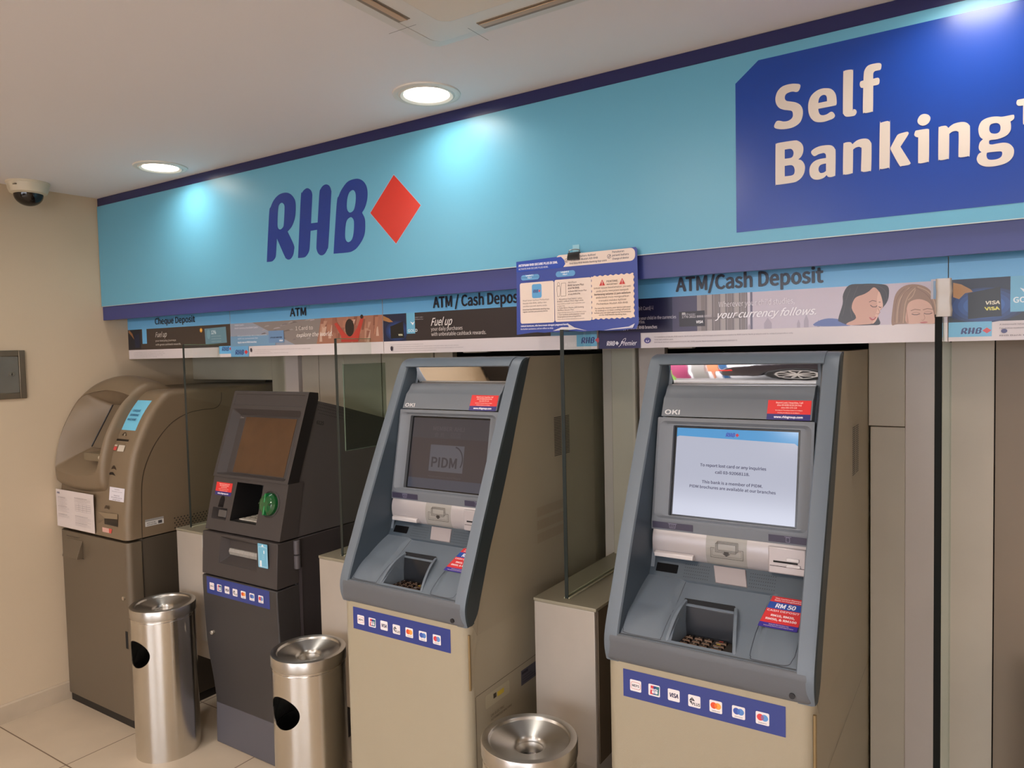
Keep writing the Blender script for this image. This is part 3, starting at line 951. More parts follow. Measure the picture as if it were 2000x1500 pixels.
# fair haired woman
d.poly(smooth_loop([(p[0], max(p[1], ZW + .0005)) for p in [(3.4457, 1.6411), (3.4479, 1.6827), (3.4544, 1.7166), (3.4717, 1.7350), (3.4974, 1.7381), (3.5228, 1.7278), (3.5395, 1.7020), (3.5438, 1.6732), (3.5439, 1.6422), (3.5019, 1.6424), (3.4589, 1.6421)]], 4), (150, 116, 92))
d.poly(smooth_loop([(p[0], max(p[1], ZW + .0005)) for p in [(3.4784, 1.6447), (3.4783, 1.6763), (3.4847, 1.6954), (3.5060, 1.7015), (3.5271, 1.6907), (3.5363, 1.6688), (3.5398, 1.6424), (3.5104, 1.6420)]], 4), (214, 170, 148))
for i, pts in enumerate(([(3.4974, 1.7294), (3.4847, 1.7148), (3.4753, 1.6911), (3.4710, 1.6450)], [(3.4983, 1.7294), (3.5186, 1.7146), (3.5321, 1.6928), (3.5389, 1.6543)], [(3.4846, 1.7312), (3.4653, 1.7062), (3.4588, 1.6773), (3.4571, 1.6456)], [(3.4910, 1.7327), (3.4718, 1.7155), (3.4640, 1.6819), (3.4624, 1.6478)], [(3.5017, 1.7320), (3.5249, 1.7181), (3.5375, 1.6925), (3.5413, 1.6638)], [(3.4739, 1.7290), (3.4566, 1.7018), (3.4519, 1.6482)], [(3.4975, 1.7256), (3.4911, 1.7095), (3.4813, 1.7004)])):
    d.line(clampz(smooth_open(pts, 4)), (.0022, .0014)[i % 2], ((186, 152, 122), (126, 92, 70))[i % 2])
d.poly(clampz(smooth_loop([(3.4783, 1.6812), (3.4805, 1.6665), (3.4831, 1.6446), (3.4784, 1.6447)], 3)), (188, 140, 118))
for cx_, cy_ in ((592, 0), (654, 1)):
    q = ([(3.4985, 1.6657), (3.5246, 1.6664)])[cy_]
    d.line([(q[0] - .009, q[1] + .0005), (q[0] - .004, q[1] - .0016), (q[0] + .003, q[1] - .0018), (q[0] + .009, q[1] + .0006)], .0016, (72, 50, 44))
    d.line([(q[0] - .008, q[1] + .003), (q[0], q[1] + .0042), (q[0] + .008, q[1] + .0028)], .0008, (160, 116, 98))
    d.line([(q[0] - .011, q[1] + .0085), (q[0] - .002, q[1] + .0115), (q[0] + .010, q[1] + .009)], .0016, (132, 96, 76))
d.line([(3.5154, 1.6649), (3.5180, 1.6552), (3.5146, 1.6496), (3.5104, 1.6507)], .0011, (180, 130, 112))
d.poly(clampz(smooth_loop([(3.5070, 1.6451), (3.5188, 1.6465), (3.5239, 1.6444), (3.5146, 1.6419)], 3)), (192, 104, 100))
# bank card
K = [(2.8975, 1.6566), (2.9727, 1.6998)]
d.poly([(K[0][0], K[0][1]), (K[1][0], K[0][1] - .001), (K[1][0] - .001, K[1][1]), (K[0][0] - .001, K[1][1] - .001)], (40, 38, 46))
d.rect(K[0][0] + .008, K[0][1] + .034, K[0][0] + .018, K[0][1] + .040, (180, 176, 170))
d.text('1770 2022 8888 8888', K[0][0] + .008, K[0][1] + .024, .085, .006, (196, 190, 196), .04)
d.text('VISA', K[1][0] - .026, K[0][1] + .008, .02, .007, (236, 234, 238), .08, .2)
d.text('RHB Premier', K[0][0] + .008, K[1][1] - .012, .04, .006, (200, 196, 204))
# footer
L4 = [(2.6355, 1.6008), (2.7767, 1.6403)]
d.rect(e0, 1.597, L4[1][0], ZW + .004, (36, 34, 84))
d.rect(e1 - .035, 1.70, e1 - .004, ZH0 + .004, (186, 182, 190))
d.rect(e1 - .030, 1.70, e1 - .014, ZH0, (120, 150, 180))
d.build('printed_picture', t)
d = XZ(YP, rough=0.3, base=0.0036)
Q = [(2.8898, 1.7581), (2.9870, 1.7579), (2.9943, 1.7588), (3.1102, 1.7605), (3.1256, 1.7619), (3.2861, 1.7604), (3.0131, 1.7069), (3.2160, 1.7075), (3.0044, 1.6714), (3.2686, 1.6806), (2.7722, 1.7095), (2.8180, 1.7092), (2.7672, 1.6811), (2.8881, 1.6817), (2.7642, 1.6705), (2.7916, 1.6718), (2.7160, 1.6542), (2.8296, 1.6530)]
d.text('ATM/Cash Deposit', Q[0][0], Q[0][1], Q[5][0] - Q[0][0], .0385, INK, .05)
d.build('heading', t, 'dark heading ATM / Cash Deposit')
d = XZ(YP, rough=0.3, base=0.0036)
d.text('Wherever your child studies,', Q[6][0], Q[6][1], Q[7][0] - Q[6][0], .0145, (238, 232, 238))
d.text('your currency follows.', Q[8][0], Q[8][1] + .004, Q[9][0] - Q[8][0], .019, (248, 244, 248), .025, .45)
LT = (206, 200, 214)
d.build('slogan', t)
d = XZ(YP, rough=0.3, base=0.0036)
d.text('bit Card/-i', Q[10][0], Q[10][1], Q[11][0] - Q[10][0], .0105, LT)
d.text('to your child in the currencies', Q[12][0], Q[12][1], Q[13][0] - Q[12][0], .009, LT)
d.text('overseas.', Q[14][0], Q[14][1], Q[15][0] - Q[14][0], .009, LT)
d.text('Apply now at RHB branches', Q[16][0], Q[16][1], Q[17][0] - Q[16][0], .0088, (222, 216, 228), .04)
d.build('offer_text', t)
d = XZ(YP, rough=0.3, base=0.0036)
LP = [(2.6652, 1.6062), (2.7062, 1.6196), (2.7133, 1.6060), (2.7640, 1.6088), (2.7987, 1.6172), (2.8206, 1.6206)]
rhb(d, LP[0][0], LP[0][1], LP[1][0] - LP[0][0], .0145, (226, 222, 232), (226, 222, 232))
d.text('Premier', LP[2][0] - .002, LP[2][1], LP[3][0] - LP[2][0], .013, (230, 226, 236), .02, .3)
d.line(smooth_open([(LP[2][0] - .008, LP[2][1] - .004), (LP[2][0], LP[2][1] + .004), (LP[2][0] + .008, LP[2][1] + .018), (LP[2][0] + .016, LP[2][1] + .021), (LP[2][0] + .012, LP[2][1] + .012), (LP[2][0] + .002, LP[2][1] + .010)]), .0014, (230, 226, 236))
d.build('card_wordmark', t)
d = XZ(YP, rough=0.3, base=0.0036)
d.disc(LP[4][0], LP[4][1] + .002, .0105, (70, 66, 136), ry=.0085)
d.text('u', LP[4][0] - .005, LP[4][1] - .002, .009, .006, (214, 208, 226), .1, .3)
for k, (s, w) in enumerate((('For avoidance of doubt, RHB Islamic Bank only promotes and manages promotions in relation to RHB Islamic Bank products and its related proposition only.', 1.0), ('Terms and conditions apply.', .15), ('RHB Bank Berhad 196501000373 (6171-M) | RHB Islamic Bank Berhad 200501003283 (680329-V)', .62))):
    Z = [(2.8207, 1.6186), (3.2124, 1.6221)]
    d.text(s, Z[0][0], 1.627 - k * .0078, (Z[1][0] - Z[0][0]) * w, .0034, (118, 98, 110))
d.build('fine_print', t)

# --- right hand board
f0, f1 = e1 + .002, 4.35
t = poster(f0, f1, 'advertising board with a black bank card on blue, cut off by the right edge')
d = XZ(YP, rough=0.3)
base_print(d, f0, f1, (30, 30, 36))
P = [(3.5762, 1.7469), (3.6894, 1.7478), (3.6902, 1.6433), (3.6065, 1.7098), (3.6699, 1.7210), (3.6731, 1.6532), (3.6068, 1.6491), (3.6541, 1.6103), (3.5706, 1.6482), (3.7154, 1.6739)]
d.rect(f0 + .008, ZW, P[1][0], ZH0, (16, 26, 50))
for k in range(7):
    r = .085 - k * .011
    d.disc((P[3][0] + P[4][0]) / 2, 1.680, r, (16 + 8 * k, 34 + 15 * k, 78 + 22 * k), ry=min(r * .6, .041))
d.poly([(p[0], p[1]) for p in P[3:7]], (18, 17, 20))
d.poly([(p[0], p[1]) for p in [(3.5763, 1.7365), (3.5924, 1.7317), (3.6116, 1.7188), (3.6164, 1.7124), (3.6005, 1.7101), (3.5886, 1.6968), (3.5764, 1.7022)]], (176, 128, 74))
d.text('VISA', P[5][0] - .032, 1.6815, .028, .0075, (226, 216, 190), .08, .1)
d.text('VISA', P[5][0] - .032, 1.668, .028, .007, (226, 216, 90), .1, -.2)
d.rect(P[1][0], 1.662, P[1][0] + .12, ZH0, (112, 180, 212))
d.text('GOLD', P[1][0] + .006, 1.683, .045, .012, (228, 240, 246), .05)
d.poly([(P[1][0] + .018, 1.716), (P[1][0] + .03, 1.711), (P[1][0] + .042, 1.716), (P[1][0] + .03, 1.700)], (236, 244, 248))
d.rect(f0, 1.597 + .010, P[7][0], ZW, (112, 182, 218))
rhb(d, f0 + .025, 1.6135, .061, .015, (36, 48, 110), (210, 66, 66))
d.build('printed_picture', t)
d = XZ(YP, rough=0.3, base=0.0036)
for k, s in enumerate(('A minimum retail spend is required for the reward', 'For active customers only terms and conditions apply', '', 'RHB Bank Berhad 196501000373')):
    if s:
        d.text(s, P[7][0] + .015, 1.632 - k * .0085, .14, .0034, (110, 98, 108))
d.disc(P[7][0] + .024, 1.6185, .006, (60, 56, 110), ry=.005)
d.build('fine_print', t)

# ================================================================ hanging notice
nt_ = thing('activation_notice', (2.63, -0.022, 1.64), 'blue activation notice hanging from a black clip in front of the fascia', 'notice')
NB = (52, 72, 150)
NT = [(2.4334, 1.8690), (2.8310, 1.8754), (2.8274, 1.6477), (2.4227, 1.6462)]
mb = MB()
nx0, nx1, nz0, nz1 = NT[0][0], NT[1][0], NT[2][1], NT[1][1]
edge = []
top = [(nx0, NT[0][1]), (nx1 - .004, NT[1][1] + .002), (nx1, NT[1][1] - .004)]
bot = [(nx1 + .002, nz0 + .02), (nx1 - .006, nz0 + .003)] + [(nx1 - .02 - .36 * k / 14, nz0 + .002 + random.uniform(-.002, .003)) for k in range(14)] + [(nx0 - .004, NT[3][1])]
cols = 24
ring_f, ring_b = [], []
pts = top + bot
mb.prism(pts, -0.0225, -0.0215, 'y')
mb.build('sheet', [paint(NB, 0.3)], nt_)
d = XZ(-0.0225, rough=0.3)
W_ = (226, 208, 196)
N1 = [(2.6024, 1.8641), (2.7457, 1.8635), (2.8281, 1.8586), (2.6077, 1.8344), (2.8264, 1.8367), (2.8203, 1.8674)]
d.poly(rrect(N1[0][0] - .03, N1[3][1] + .006, nx1 - .006, N1[0][1] + .012, .014), W_)
d.poly([(nx0, NT[0][1] - .001), (N1[0][0] - .012, NT[0][1] + .002), (N1[0][0] - .002, NT[0][1] - .008), (N1[0][0] + .002, NT[0][1] - .020), (N1[0][0] - .006, NT[0][1] - .030), (nx0, NT[0][1] - .032)], (30, 70, 168))
d.text('AKTIFKAN RHB SECURE PLUS DI SINI.', nx0 + .008, NT[0][1] - .016, .137, .0065, (226, 226, 236), .07)
d.text('ACTIVATE RHB SECURE PLUS HERE.', nx0 + .008, NT[0][1] - .026, .105, .005, (200, 206, 226), .03)
TD = (62, 64, 84)
tx = N1[0][0] + .016
for k, (s, w, h) in enumerate((('Pengguna baharu Aplikasi', .085, .0052), ('Perbankan Mudah Alih RHB', .092, .0052), ('First time RHB Mobile Banking App users', .12, .0048))):
    d.text(s, tx, N1[0][1] + .001 - k * .0095, w, h, TD, .03)
tx = nx1 - .075
for k, (s, w, h) in enumerate((('Penukaran', .036, .0052), ('peranti baharu', .05, .0052), ('Change of device', .05, .0048))):
    d.text(s, tx, N1[0][1] + .003 - k * .0095, w, h, TD, .03)
for u in (N1[0][0] + .006, nx1 - .085):
    d.frame([(u + .0055 * math.cos(2 * PI * k / 14), N1[0][1] - .006 + .0055 * math.sin(2 * PI * k / 14)) for k in range(14)], .0011, TD)
    d.line([(u - .0025, N1[0][1] - .006), (u - .0005, N1[0][1] - .0085), (u + .0045, N1[0][1] - .001)], .0013, TD)
PB = (96, 156, 206)
S1 = [(2.4496, 1.8105), (2.5155, 1.8266), (2.5718, 1.8119), (2.6370, 1.8288), (2.4453, 1.6795), (2.5650, 1.8037), (2.5668, 1.6801), (2.6885, 1.8052), (2.6890, 1.6830), (2.8206, 1.8066)]
d.poly(rrect(S1[0][0], S1[0][1], S1[1][0], S1[1][1], .0085), PB)
d.poly(rrect(S1[2][0], S1[2][1], S1[3][0], S1[3][1], .0085), PB)
for k, q in enumerate((S1[0], S1[2])):
    d.text('Langkah %d' % (k + 1), q[0] + .031, q[1] + .012, None, .0042, (236, 240, 244), .05, align='c')
    d.text('Step %d' % (k + 1), q[0] + .031, q[1] + .005, None, .0038, (236, 240, 244), .05, align='c')
z1a = S1[5][1] - .001
d.poly(rrect(S1[4][0], S1[4][1], S1[5][0], z1a, .006), W_)
d.poly(rrect(S1[6][0], S1[6][1], S1[7][0], S1[7][1] - .001, .006), W_)
# scalloped card
cx0, cz0, cx1, cz1 = S1[8][0], S1[8][1], S1[9][0], S1[9][1] - .001
sc = []
for (ax, az, bx, bz) in ((cx0, cz0, cx1, cz0), (cx1, cz0, cx1, cz1), (cx1, cz1, cx0, cz1), (cx0, cz1, cx0, cz0)):
    n = 44
    for k in range(n):
        t = k / n
        o = .0016 * math.sin(t * n / 2 * PI * .72)
        dx, dz = (bx - ax), (bz - az)
        L_ = math.hypot(dx, dz)
        sc.append((ax + dx * t + dz / L_ * o, az + dz * t - dx / L_ * o))
d.poly(sc, (232, 208, 188))
mx_ = (S1[4][0] + S1[5][0]) / 2
d.poly(rrect(mx_ - .017, z1a - .048, mx_ + .017, z1a - .006, .006), (92, 158, 206))
rhb(d, mx_ - .013, z1a - .032, .026, .010, (60, 70, 130), (206, 80, 90))
T1 = (110, 96, 92)
hf = (z1a - S1[4][1]) / .150
yy = z1a - .056
for k, (s, w) in enumerate((('Muat turun Aplikasi Perbankan', .092), ('Mudah Alih RHB, daftar dan', .083), ('pautkan peranti utama anda.', .085))):
    d.text(s, S1[4][0] + .010, yy - k * .0105 * hf, w, .0048, T1)
for k, (s, w) in enumerate((('Download the RHB Mobile Banking App,', .095), ('register and link your primary device.', .088))):
    d.text(s, S1[4][0] + .009, yy - (.033 + k * .008) * hf, w, .0038, T1, .04, .1)
# card 2 : little person at a machine, words
gx, gz = S1[6][0] + .014, S1[7][1] - .014
d.frame([(gx + .004 * math.cos(2 * PI * k / 12), gz + .005 * math.sin(2 * PI * k / 12)) for k in range(12)], .0008, T1)
d.frame([(gx - .005, gz - .006), (gx + .005, gz - .006), (gx + .006, gz - .02), (gx + .003, gz - .036), (gx - .004, gz - .036), (gx - .006, gz - .018)], .0008, T1)
d.frame([(gx + .010, gz + .002), (gx + .024, gz + .002), (gx + .024, gz - .036), (gx + .008, gz - .036), (gx + .007, gz - .018)], .0008, T1)
tx = gx + .034
for k, (s, w, b) in enumerate((('Aktifkan', .028, 0), ('RHB Secure Plus', .052, .04), ('di ATM RHB.', .038, .04), ('Activate RHB Secure Plus', .06, .02), ('at any RHB ATM.', .04, .02))):
    d.text(s, tx - .002, S1[7][1] - .014 - k * .0085, w, .0045 if k > 2 else .0052, T1, b, .15 if k > 2 else 0)
hf = (S1[7][1] - S1[6][1] - .062) / .086
yy = S1[7][1] - .061
for k, (s, w, h) in enumerate((('1. Masukkan Kad Debit/-i atau', .082, .0048), ('Kredit/-i diikuti PIN 6-digit anda.', .088, .0048), ('Insert Debit or Credit Card/-i and enter your', .092, .0032), ('6-digit PIN.', .026, .0032), ('2. Pada Menu Utama, pilih butang', .088, .0048), ('Aktifkan Secure Plus.', .056, .0048), ('Select Activate Secure Plus on the Main menu.', .096, .0032), ('3. Ikuti arahan pada paparan untuk', .09, .0048), ('lengkapkan proses pengaktifan.', .08, .0048), ('Follow the on-screen instructions to activate.', .09, .0032))):
    d.text(s, S1[6][0] + .009, yy - k * .0088 * hf, w, h * .9, T1)
# card 3
hf = (cz1 - cz0) / .146
ux = (cx0 + cx1) / 2
for s_ in (-1, 1):
    u = ux + s_ * .031
    d.poly([(u - .009, cz1 - .028), (u + .009, cz1 - .028), (u, cz1 - .011)], (200, 50, 46))
    d.rect(u - .0008, cz1 - .023, u + .0008, cz1 - .016, (240, 220, 210))
    d.rect(u - .0008, cz1 - .0262, u + .0008, cz1 - .0245, (240, 220, 210))
d.text('PENTING', ux, cz1 - .020, .034, .0055, T1, .02, align='c')
d.text('IMPORTANT', ux, cz1 - .028, .034, .0042, T1, .02, .1, align='c')
for k, (s, w, b) in enumerate((('Untuk tujuan keselamatan, peranti', .115, 0), ('anda perlu menjalani tempoh', .1, 0), ('bertenang selama 12 jam sebelum', .112, .04), ('anda boleh mula mengesahkan', .102, 0), ('transaksi melalui Aplikasi', .085, 0), ('Perbankan Mudah Alih RHB.', .098, 0))):
    d.text(s, ux, cz1 - (.044 + k * .0108) * hf, w, .0052, T1, b, align='c')
for k, (s, w) in enumerate((('For security reasons, your device will need', .11), ('to undergo a 12-hour cooling-off period', .108), ('before you can start approving transactions', .114), ('via the RHB Mobile Banking App.', .086))):
    d.text(s, ux, cz1 - (.112 + k * .0078) * hf, w, .0038, T1, .02, .12, align='c')
d.text('Untuk bantuan, sila berurusan dengan pegawai kami.', S1[4][0] + .002, nz0 + .022, .165, .0046, (226, 226, 238), .06, .12)
d.text('For further assistance, call our officer on duty.', S1[4][0] + .001, nz0 + .013, .115, .004, (214, 216, 232), .04, .15)
d.build('printed_text', nt_)
d = XZ(-0.0225, rough=0.3, base=.0045)
cr = [(2.5601, 1.6540), (2.6144, 1.6613), (2.6291, 1.6595), (2.6741, 1.6510), (2.7266, 1.6503), (2.8169, 1.6542)]
d.poly([(cr[0][0], cr[0][1]), (cr[0][0] + .03, cr[0][1] + .010), (cr[1][0], cr[1][1] + .002), (cr[1][0] - .006, cr[1][1] + .014), (cr[2][0] + .004, cr[2][1] + .002), (cr[3][0], cr[3][1]), (cr[2][0] + .01, cr[2][1] - .003), (cr[1][0], cr[1][1] - .006)], (206, 200, 204))
d.poly([(cr[4][0], cr[4][1]), (cr[5][0], cr[5][1]), (cr[5][0] + .006, cr[5][1] + .012), (cr[5][0] - .012, cr[5][1] + .004), (cr[4][0] + .03, cr[4][1] + .004)], (196, 194, 206))
d.build('torn_edge', nt_, 'pale torn edge')
clp = thing('binder_clip', (2.634, -0.02, 1.865), 'black binder clip holding the blue notice to the fascia', 'clip')
mb = MB()
mb.prism([(-0.034, 1.858), (-0.034, 1.866), (-0.028, 1.880), (-0.016, 1.880), (-0.0085, 1.866), (-0.0085, 1.858)], 2.616, 2.652)
mb.build('clip_body', mat('black enamel', (22, 20, 20), 0.3), clp, bevel=.001)
mb = MB()
mb.tube(smooth_open([(2.620, -.026, 1.880), (2.618, -.024, 1.886), (2.634, -.022, 1.889), (2.650, -.020, 1.886), (2.648, -.020, 1.880)]), .0013)
mb.build('clip_handle', mat('chrome wire', (150, 145, 140), 0.25, 1.0), clp)
mb = MB()
mb.box(2.620, -0.0052, 1.884, 2.642, -0.0044, 1.904)
tag(mb.build('clear_tape', mat('tape', (150, 200, 215), 0.25)), 'small square of clear tape above the black binder clip', 'tape')

# ================================================================ ceiling fixtures
m_white = mat('white plastic', (226, 220, 210), 0.35)
m_glow = emat('lamp glow', (255, 244, 226), 14.0)


def downlight(x, y, label, group):
    t = thing('downlight', (x, y, CEIL), label, 'ceiling light', group)
    mb = MB()
    mb.lathe([(0.103, 0), (0.102, -0.004), (0.094, -0.007), (0.086, -0.005), (0.080, -0.008), (0.070, -0.004), (0.068, 0.0)], (x, y, CEIL), 56)
    mb.build('trim_ring', m_white, t, smooth=True)
    mb = MB()
    mb.lathe([(0.0001, -0.0008), (0.069, -0.0008), (0.069, -0.0002), (0.0001, -0.0002)], (x, y, CEIL), 40)
    mb.build('diffuser', m_glow, t)
    return t


for (x, y), lb in zip(DOWNLIGHTS, ('round downlight above the left end of the fascia, near the corner', 'round downlight above the red diamond on the fascia', 'round downlight above the Self Banking letters, beyond the top of the photo')):
    downlight(x, y, lb, 'round downlights along the fascia')
for (x, y) in LOBBY_FILL:
    downlight(x, y, 'added round fill downlight in the lobby ceiling behind the viewer', 'added lobby fill downlights')

# ---- air conditioner cassette
ax0, ay1, AS = 2.455, -0.424, 0.84
acx, acy = ax0 + AS / 2, ay1 - AS / 2
ac = thing('air_conditioner', (acx, acy, CEIL), 'white ceiling cassette air conditioner above the fascia, cut off by the top edge', 'air conditioner')


def rr_ring(cx, cy, h, r, z):
    return [(cx + p[0], cy + p[1], z) for p in rrect(-h, -h, h, h, r, 6)]


mb = MB()
H = AS / 2
mb.loft([rr_ring(acx, acy, H, .03, CEIL), rr_ring(acx, acy, H, .03, CEIL - .006), rr_ring(acx, acy, H - .006, .028, CEIL - .010), rr_ring(acx, acy, H - .040, .03, CEIL - .016), rr_ring(acx, acy, H - .044, .03, CEIL - .008), rr_ring(acx, acy, H - .2, .03, CEIL - .008)])
mb.build('panel_frame', mat('ac white', (222, 218, 212), 0.4), ac, smooth=True, angle=18)
mb = MB()
mb.loft([rr_ring(acx, acy, H - .050, .03, CEIL - .007), rr_ring(acx, acy, H - .050, .03, CEIL - .020), rr_ring(acx, acy, H - .055, .028, CEIL - .024), rr_ring(acx, acy, H - .10, .028, CEIL - .027)])
mb.build('front_panel', mat('ac white', (222, 218, 212), 0.4), ac, smooth=True, angle=18)
mb = MB()
mb.loft([rr_ring(acx, acy, .278, .03, CEIL - .020), rr_ring(acx, acy, .278, .03, CEIL - .031), rr_ring(acx, acy, .272, .028, CEIL - .034)])
mb.build('intake_grille', mat('ac cream', (222, 212, 198), 0.5), ac, smooth=True, angle=18)
for k in range(4):
    mb = MB()
    a = k * PI / 2
    R_ = Matrix.Rotation(a, 3, 'Z')
    def T(p):
        q = R_ @ Vector(p)
        return (q.x + acx, q.y + acy, q.z)
    L_ = H - .20
    f = H - .075
    def bxt(x0, y0, z0, x1, y1, z1, m):
        p = [T(v) for v in ((x0, y0, z0), (x1, y0, z0), (x1, y1, z0), (x0, y1, z0), (x0, y0, z1), (x1, y0, z1), (x1, y1, z1), (x0, y1, z1))]
        mb.add(p, [(0, 3, 2, 1), (4, 5, 6, 7), (0, 1, 5, 4), (1, 2, 6, 5), (2, 3, 7, 6), (3, 0, 4, 7)], m)
    bxt(-L_, f - .018, CEIL - .0276, L_, f + .016, CEIL - .020, 0)
    mb.build('air_outlet', mat('outlet shade', (140, 128, 116), 0.6), ac)
    mb = MB()
    p = [T(v) for v in ((-L_ + .004, f - .013, CEIL - .031), (L_ - .004, f - .013, CEIL - .031), (L_ - .004, f + .007, CEIL - .0282), (-L_ + .004, f + .007, CEIL - .0282), (-L_ + .004, f - .013, CEIL - .029), (L_ - .004, f - .013, CEIL - .029), (L_ - .004, f + .007, CEIL - .0262), (-L_ + .004, f + .007, CEIL - .0262))]
    mb.add(p, [(0, 3, 2, 1), (4, 5, 6, 7), (0, 1, 5, 4), (1, 2, 6, 5), (2, 3, 7, 6), (3, 0, 4, 7)])
    mb.build('louver', mat('ac louver', (196, 168, 138), 0.45), ac)
for sx in (1, -1):
    for sy in (1, -1):
        for q in (((H - .17), (H - .001), (H - .17), (H - .085)), ((H - .001), (H - .17), (H - .085), (H - .17))):
            d = Decal((acx, acy, CEIL - .0275), (1, 0, 0), (0, -1, 0), base=.0002)
            d.line([(sx * q[0], sy * q[1]), (sx * q[2], sy * q[3])], .0016, (110, 100, 92))
            d.build('corner_seam', ac)

# ---- dome camera
cc = (0.107, -0.352, CEIL)
cv = thing('dome_camera', cc, 'white dome security camera with a dark bubble on the ceiling at left', 'security camera')
mb = MB()
mb.lathe([(0.0001, 0), (0.084, 0), (0.084, -.006), (0.080, -.010), (0.077, -.030), (0.071, -.046), (0.060, -.052), (0.0001, -.052)], cc, 40)
mb.build('housing', mat('camera white', (216, 204, 180), 0.4), cv, smooth=True)
mb = MB()
mb.lathe([(0.0001, -.050), (0.057, -.050)] + [(.057 * math.cos(a * PI / 16), -.052 - .050 * math.sin(a * PI / 16)) for a in range(1, 8)] + [(0.0001, -.102)], cc, 36)
mb.build('dome', mat('smoked dome', (26, 20, 16), 0.08), cv, smooth=True)
mb = MB()
mb.box(cc[0] + .030, cc[1] - .0745, CEIL - .024, cc[0] + .050, cc[1] - .066, CEIL - .020)
mb.build('badge', mat('badge grey', (130, 120, 105), .5), cv)

# ---- steel access box on the left wall
bx = thing('access_box', (0.0, -0.50, 1.43), 'brushed steel access box with a keyhole on the left wall', 'wall box')
m_steel = mat('brushed box steel', (150, 146, 136), 0.4, 0.7, mottle=.15, mscale=12)
mb = MB()
y0, y1, z0, z1, fw_ = -.64, -.359, 1.432, 1.648, .026
mb.box(0, y0, z0, .012, y0 + fw_, z1)
mb.box(0, y1 - fw_, z0, .012, y1, z1)
mb.box(0, y0 + fw_, z0, .012, y1 - fw_, z0 + fw_)
mb.box(0, y0 + fw_, z1 - fw_, .012, y1 - fw_, z1)
mb.build('frame', mat('box frame steel', (128, 116, 98), 0.42, 0.7), bx, bevel=.002)
mb = MB()
mb.box(0, y0 + fw_ + .001, z0 + fw_ + .001, .008, y1 - fw_ - .001, z1 - fw_ - .001)
mb.build('door', m_steel, bx, bevel=.001)
mb = MB()
mb.cyl((.006, -.415, 1.542), (.013, -.415, 1.542), .010, 24)
mb.build('lock', mat('lock chrome', (176, 172, 160), 0.25, 0.9), bx, smooth=True)
mb = MB()
mb.box(.0132, -.4162, 1.537, .0136, -.4138, 1.547)
mb.build('keyhole', m_black, bx)

# ================================================================ plinths, glass
m_metal = mat('satin plinth metal', (186, 176, 164), 0.42, 0.35, mottle=0.10, mscale=6)
m_metal_top = mat('plinth top', (150, 142, 122), 0.42, 0.3)
m_glass = glassmat('clear glass', (0.93, 0.955, 0.94))
m_gedge = mat('glass edge', (26, 36, 34), 0.3)
m_gedge_l = mat('glass edge pale', (120, 142, 112), 0.15)
PLN = [(0.687, 0.872, 0.745, 'between the bronze and the black machine'),
       (1.583, 1.783, 1.672, 'between the black and the middle machine'),
       (2.512, 2.714, 2.606, 'between the two grey-blue machines')]
for i, (x0, x1, gx, where) in enumerate(PLN):
    t = thing('plinth_box', ((x0 + x1) / 2, .2, .39), 'wall-hung satin metal box ' + where, 'plinth', 'metal boxes under the glass screens')
    mb = MB()
    mb.box(x0, -.088, .392, x1 - .001, .474, .850)
    mb.box(x0 + .02, -.06, .30, x1 - .02, .474, .392)
    mb.build('box_body', m_metal, t, bevel=.002)
    mb = MB()
    mb.box(x1 - .001, -.075, .40, x1 + .004, .474, .848)
    mb.build('side_cover', mat('plinth side', (96, 82, 66), .45, .3), t, bevel=.001)
    mb = MB()
    mb.box(x0 - .001, -.090, .850, x1 + .005, .474, .860)
    mb.build('top_plate', m_metal_top, t, bevel=.0015)
    g = thing('glass_screen', (gx, -.05, .86), 'clear glass screen on the metal box ' + where, 'glass screen', 'glass privacy screens')
    gp = [(-.055, .8605), (-.055, 1.655), (.1195, 1.655), (.1195, 1.594), (.472, 1.594), (.472, .8605)]
    mb = MB()
    mb.prism(gp, gx - .0058, gx + .0058)
    mb.build('pane', m_glass, g)
    mb = MB()
    mb.box(gx - .0061, -.0568, .862, gx + .0061, -.0545, 1.656)
    mb.build('front_edge', m_gedge, g, bevel=.0006, segs=1)
    mb = MB()
    mb.box(gx - .0060, -.0545, 1.6535, gx + .0060, .119, 1.6558)
    mb.build('top_edge', m_gedge_l, g)
    mb = MB()
    mb.box(gx + .0060, -.057, .8600, gx + .0095, .472, .866)
    mb.box(gx - .0095, -.057, .8600, gx - .0060, .472, .866)
    mb.build('silicone_bead', mat('silicone', (170, 164, 138), .5), g, bevel=.0015)
# clear plate clipped to the middle screen
g = thing('acrylic_plate', (1.679, .08, 1.246), 'smoky acrylic plate fixed to the glass screen left of the middle machine', 'acrylic plate')
m_acr = glassmat('smoky acrylic', (0.72, 0.78, 0.74), .08)
mb = MB()
mb.box(1.6785, -.030, 1.246, 1.6820, .19, 1.562)
mb.build('plate', m_acr, g)
mb = MB()
mb.box(1.6784, -.0312, 1.2445, 1.6824, -.0296, 1.563)
mb.box(1.6784, -.0312, 1.2445, 1.6824, .191, 1.2462)
mb.build('polished_edge', mat('acrylic edge', (104, 120, 104), .2), g)
